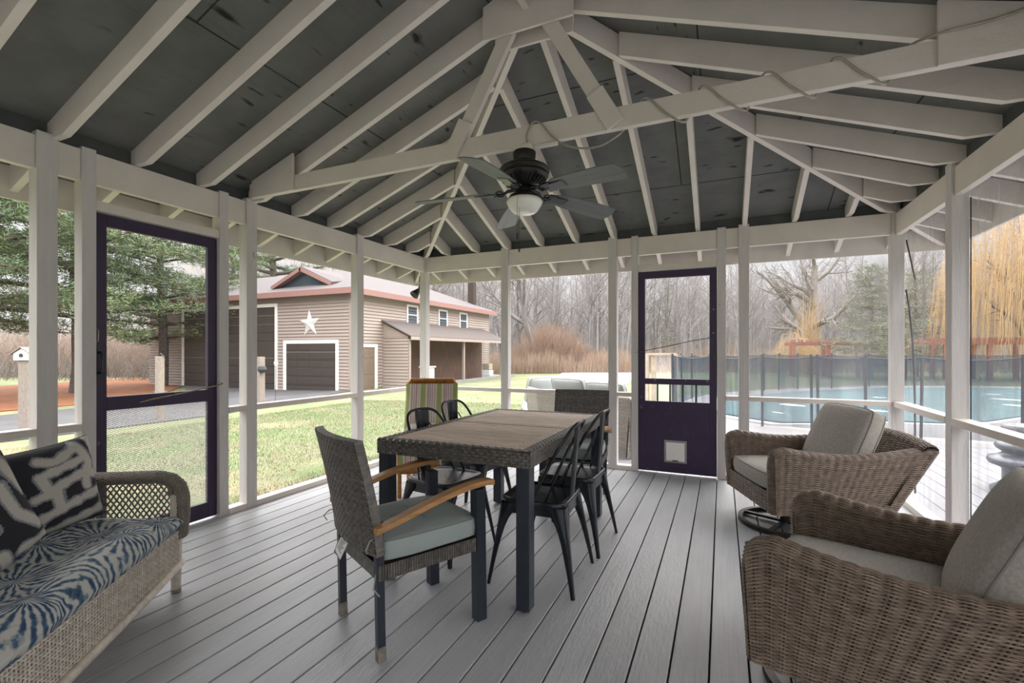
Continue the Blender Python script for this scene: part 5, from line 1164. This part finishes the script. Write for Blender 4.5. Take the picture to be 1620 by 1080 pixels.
def sback(u, v):
    x = lerp(-LX + .0, LX - .0, u); c = 1 - (2 * u - 1) ** 2; top = .665 + .235 * c ** .55; hz = np.clip(v / .62, 0, 1); r = np.clip((v - .62) / .2, 0, 1) * PI
    z = .30 + (top - .30) * hz - .0 + np.where(v > .62, np.sin(r) * .025, 0) - np.where(v > .82, (v - .82) / .18 * .30, 0); y = -LD - .0 - .10 * hz * (1 - 0 * c) + (1 - np.cos(r)) * .028
    return np.stack([x, y, z], -1)
panel(sback, 90, 84, 'wicker_grey', 'back', so, off=-.006)
m = MB(); m.bx(-LX + .04, LX - .04, -LD, LD - .03, .25, .29); m.build('seat_deck', 'weave_core_tan', so)
def seat():
    n1, n2 = 120, 60; g1 = np.linspace(-1, 1, n1); g2 = np.linspace(-1, 1, n2); U, V_ = np.meshgrid(g1, g2, indexing='ij'); r = np.random.RandomState(3); f = ((1 - np.abs(U) ** 14) * (1 - np.abs(V_) ** 7)).clip(0, 1) ** .5
    X = U * (LX - .035); Y = V_ * .36; wr = np.zeros_like(X)
    for _ in range(16):
        a = r.uniform(-.5, .5); q = r.uniform(9, 22); wr += np.sin((X * math.sin(a) + Y * math.cos(a)) * q + r.uniform(0, 6) + np.sin(X * 4 + r.uniform(0, 6)) * 1.0) * .0028
    Z = .060 * f + wr * f * 1.2 + .004; top = np.stack([X, Y, Z], -1); bot = np.stack([X, Y, -.065 * f - .004], -1); m = MB(); m.grid(top); m.grid(bot[:, ::-1])
    ring = [(i, 0) for i in range(n1 - 1)] + [(n1 - 1, j) for j in range(n2 - 1)] + [(n1 - 1 - i, n2 - 1) for i in range(n1 - 1)] + [(0, n2 - 1 - j) for j in range(n2 - 1)]
    m.grid(np.stack([[bot[a] for a in ring], [top[a] for a in ring]], 1)[:, ::-1], closed_u=True); return m
xf(seat().build('seat_cushion', 'palm_cloth', so, smooth=True), (0, .025, .365))

# throw pillows with a black, grey and cream maze print
SEG1 = [((-.95, .80), (-.70, .72)), ((-.70, .72), (-.55, .1)), ((-.55, .1), (-.52, -.45)), ((-.52, -.45), (-.75, -.42)), ((-.1, .70), (.2, .62)), ((.2, .62), (.62, .86)), ((.62, .86), (.80, .40)), ((.80, .40), (.72, .12)), ((.72, .12), (.98, .10)), ((-.12, .35), (.60, .52)), ((-.12, .35), (-.02, -.02)), ((-.02, -.02), (.66, .22)), ((-.25, -.12), (.1, -.06)), ((.1, -.06), (.12, -.50)), ((.12, -.50), (.42, -.42)), ((.12, -.50), (-.28, -.62)), ((-.28, -.62), (-.30, -.98)), ((.70, .30), (.66, -.12)), ((.55, -.38), (.98, -.30)), ((-.1, -1.0), (.98, -.72)), ((.98, -.72), (1.0, -.3)), ((-.95, .3), (-.9, -.3)), ((-.9, -.75), (-.5, -.8)), ((.95, .98), (.98, .6))]
SEG2 = [((-.9, .7), (-.3, .75)), ((-.3, .75), (.1, .4)), ((.1, .4), (.55, .5)), ((.55, .5), (.6, -.1)), ((.6, -.1), (.9, -.55)), ((.1, .4), (.15, -.1)), ((.15, -.1), (-.5, -.05)), ((-.5, -.05), (-.55, -.6)), ((-.55, -.6), (.1, -.6)), ((.1, -.6), (.15, -.95)), ((.75, .9), (.95, .2)), ((-.95, .2), (-.8, -.2)), ((.4, -.75), (.9, -.9))]
def pillow(name, w, h, segs, label, th=.15):
    n = 150; g = np.linspace(-1, 1, n); U, V_ = np.meshgrid(g, g, indexing='ij'); f = np.sqrt(((1 - U ** 4) * (1 - V_ ** 4)).clip(0, 1)) ** 1.1; k = .07
    X = w / 2 * U * (1 - k * (1 - V_ ** 2) * 1.0); Y = h / 2 * V_ * (1 - k * (1 - U ** 2)); Z = th / 2 * f + .004
    D = np.full(U.shape, 9.); 
    for (a, b) in segs:
        a = np.array(a); b = np.array(b); d = b - a; L = max(d @ d, 1e-6); t = (((U - a[0]) * d[0] + (V_ - a[1]) * d[1]) / L).clip(0, 1); D = np.minimum(D, np.hypot(U - a[0] - t * d[0], V_ - a[1] - t * d[1]))
    D = D + np.random.RandomState(1).normal(0, .007, D.shape) + .015 * np.sin(U * 19 + V_ * 7) ; C = np.empty(U.shape + (3,)); C[:] = (.022, .024, .032)
    C[D < .128] = (.28, .285, .31); C[D < .082] = (.60, .58, .53)
    m = MB(); m.grid(np.stack([X, Y, Z], -1)); m.grid(np.stack([X, Y, -Z], -1)[:, ::-1]); C2 = C[:, ::-1] * 0 + np.array((.03, .033, .04))
    o = m.build(name, 'printed_cloth', smooth=True, colors=np.vstack([C.reshape(-1, 3), C2.reshape(-1, 3)])); tag(o, label, 'pillow', 'patterned throw pillows on the sofa')
    ed = [(X[i, 0], Y[i, 0], 0) for i in range(0, n, 6)] + [(X[-1, j], Y[-1, j], 0) for j in range(0, n, 6)] + [(X[n - 1 - i, -1], Y[n - 1 - i, -1], 0) for i in range(0, n, 6)] + [(X[0, n - 1 - j], Y[0, n - 1 - j], 0) for j in range(0, n, 6)]
    m = MB(); m.tube(ed + ed[:1], .004, 6, cap=False); m.build('piping', 'linen_piping', o, smooth=True); return o
def aim(o, c, xdir, ydir):
    x = Vector(xdir).normalized(); y = Vector(ydir); y = (y - x * y.dot(x)).normalized(); z = x.cross(y); M = Matrix((x, y, z)).transposed().to_4x4(); M.translation = Vector(c); o.matrix_world = M
p1 = pillow('throw_pillow', .50, .39, SEG1, 'black and cream maze print pillow leaning on the sofa back, nearer the lattice arm')
p2 = pillow('throw_pillow', .46, .44, SEG2, 'black and cream maze print pillow in front, at the left edge of the picture')
MS = Matrix.Translation(so.location) @ Matrix.Rotation(math.radians(-52.7), 4, 'Z')
def place_on_sofa(o, c, xd, yd): R3 = MS.to_3x3(); aim(o, MS @ Vector(c), R3 @ Vector(xd), R3 @ Vector(yd))
place_on_sofa(p1, (-.615, -.06, .625), (-.93, .36, .05), (.17, -.25, .95))
place_on_sofa(p2, (-.17, .0, .60), (-.88, .2, .42), (.43, -.10, .9))

# --- outdoor sectional and planter -----------------------------------------------
sc_ = empty('outdoor_sectional', (0, 0, 0), label='pale wicker sectional sofa with grey cushions on the patio behind the back wall', cat='sofa')
bp = np.array([(-3.0, 7.7), (-2.80, 6.98), (-2.45, 6.52), (-1.9, 6.22), (-1.3, 5.97), (-.98, 5.72)])
cl_ = np.concatenate([[0], np.cumsum(np.linalg.norm(np.diff(bp, axis=0), axis=1))]); cl_ /= cl_[-1]
def secb(u, v): x = np.interp(u, cl_, bp[:, 0]); y = np.interp(u, cl_, bp[:, 1]); return np.stack([x + (-.04 + .0 * x) * v * (1 - u), y - .10 * v, lerp(-.04, .66, v)], -1)
panel(secb, 110, 70, 'wicker_pale', 'back', sc_, off=-.02)
panel(lambda u, v: np.stack([lerp(-.98, -.62, u) - .05 * (1 - v) * (1 - u), lerp(5.66, 6.35, u), lerp(-.04, .54, v) + (.12 * v * (1 - u) ** 2)], -1), 50, 60, 'wicker_pale', 'end_panel', sc_, off=-.02)
m = MB(); pp = [(-2.7, 7.1), (-2.4, 6.65), (-1.1, 6.0), (-.75, 6.4), (-.9, 7.5), (-2.7, 7.5)]; m.prism([(x, y, -.03) for x, y in pp][::1], (0, 0, .38)); m.build('base', 'wicker_pale', sc_)
m = MB(); m.tube([(a, b - .08, .665) for a, b in bp[1:]], .028, 8); m.build('top_roll', 'wicker_pale', sc_, smooth=True)
for i, (x, y, z, w, rz) in enumerate(((-2.62, 7.12, .63, .62, 55), (-2.02, 6.62, .65, .60, -24), (-1.42, 6.36, .62, .60, -22))):
    c, ct, cb = cushion(w, .42, .17, .4, 16, 3, seed=i); o = c.build('back_cushion', 'grey_cushion', sc_, smooth=True); xf(o, (x, y, z), (math.radians(72), 0, math.radians(rz + 180))); piping(ct, .006).build('piping', 'linen_piping', o, smooth=True); piping(cb, .006).build('piping', 'linen_piping', o, smooth=True)
c, ct, cb = cushion(1.3, .65, .14, .7, 14, 4); xf(c.build('seat_cushion', 'grey_cushion', sc_, smooth=True), (-1.65, 6.95, .42), (0, 0, math.radians(-16)))
t = empty('stone_pedestal', (2.46, 5.62, -.02), label='rounded slate grey pedestal planter on the side deck at the right edge', cat='planter')
m = MB(); m.lathe([(0, 0), (.24, 0), (.25, .05), (.20, .10), (.17, .14), (.17, .30), (.20, .33), (.255, .36), (.27, .40), (.26, .445), (.20, .47), (.17, .50), (.17, .52), (.21, .56), (.22, .60), (.20, .64), (.15, .66), (.14, .74), (.17, .80), (.18, .86), (0, .86)], 40); m.build('pedestal', 'slate_plastic', t, smooth=True); t.scale = (1, 1, .7)
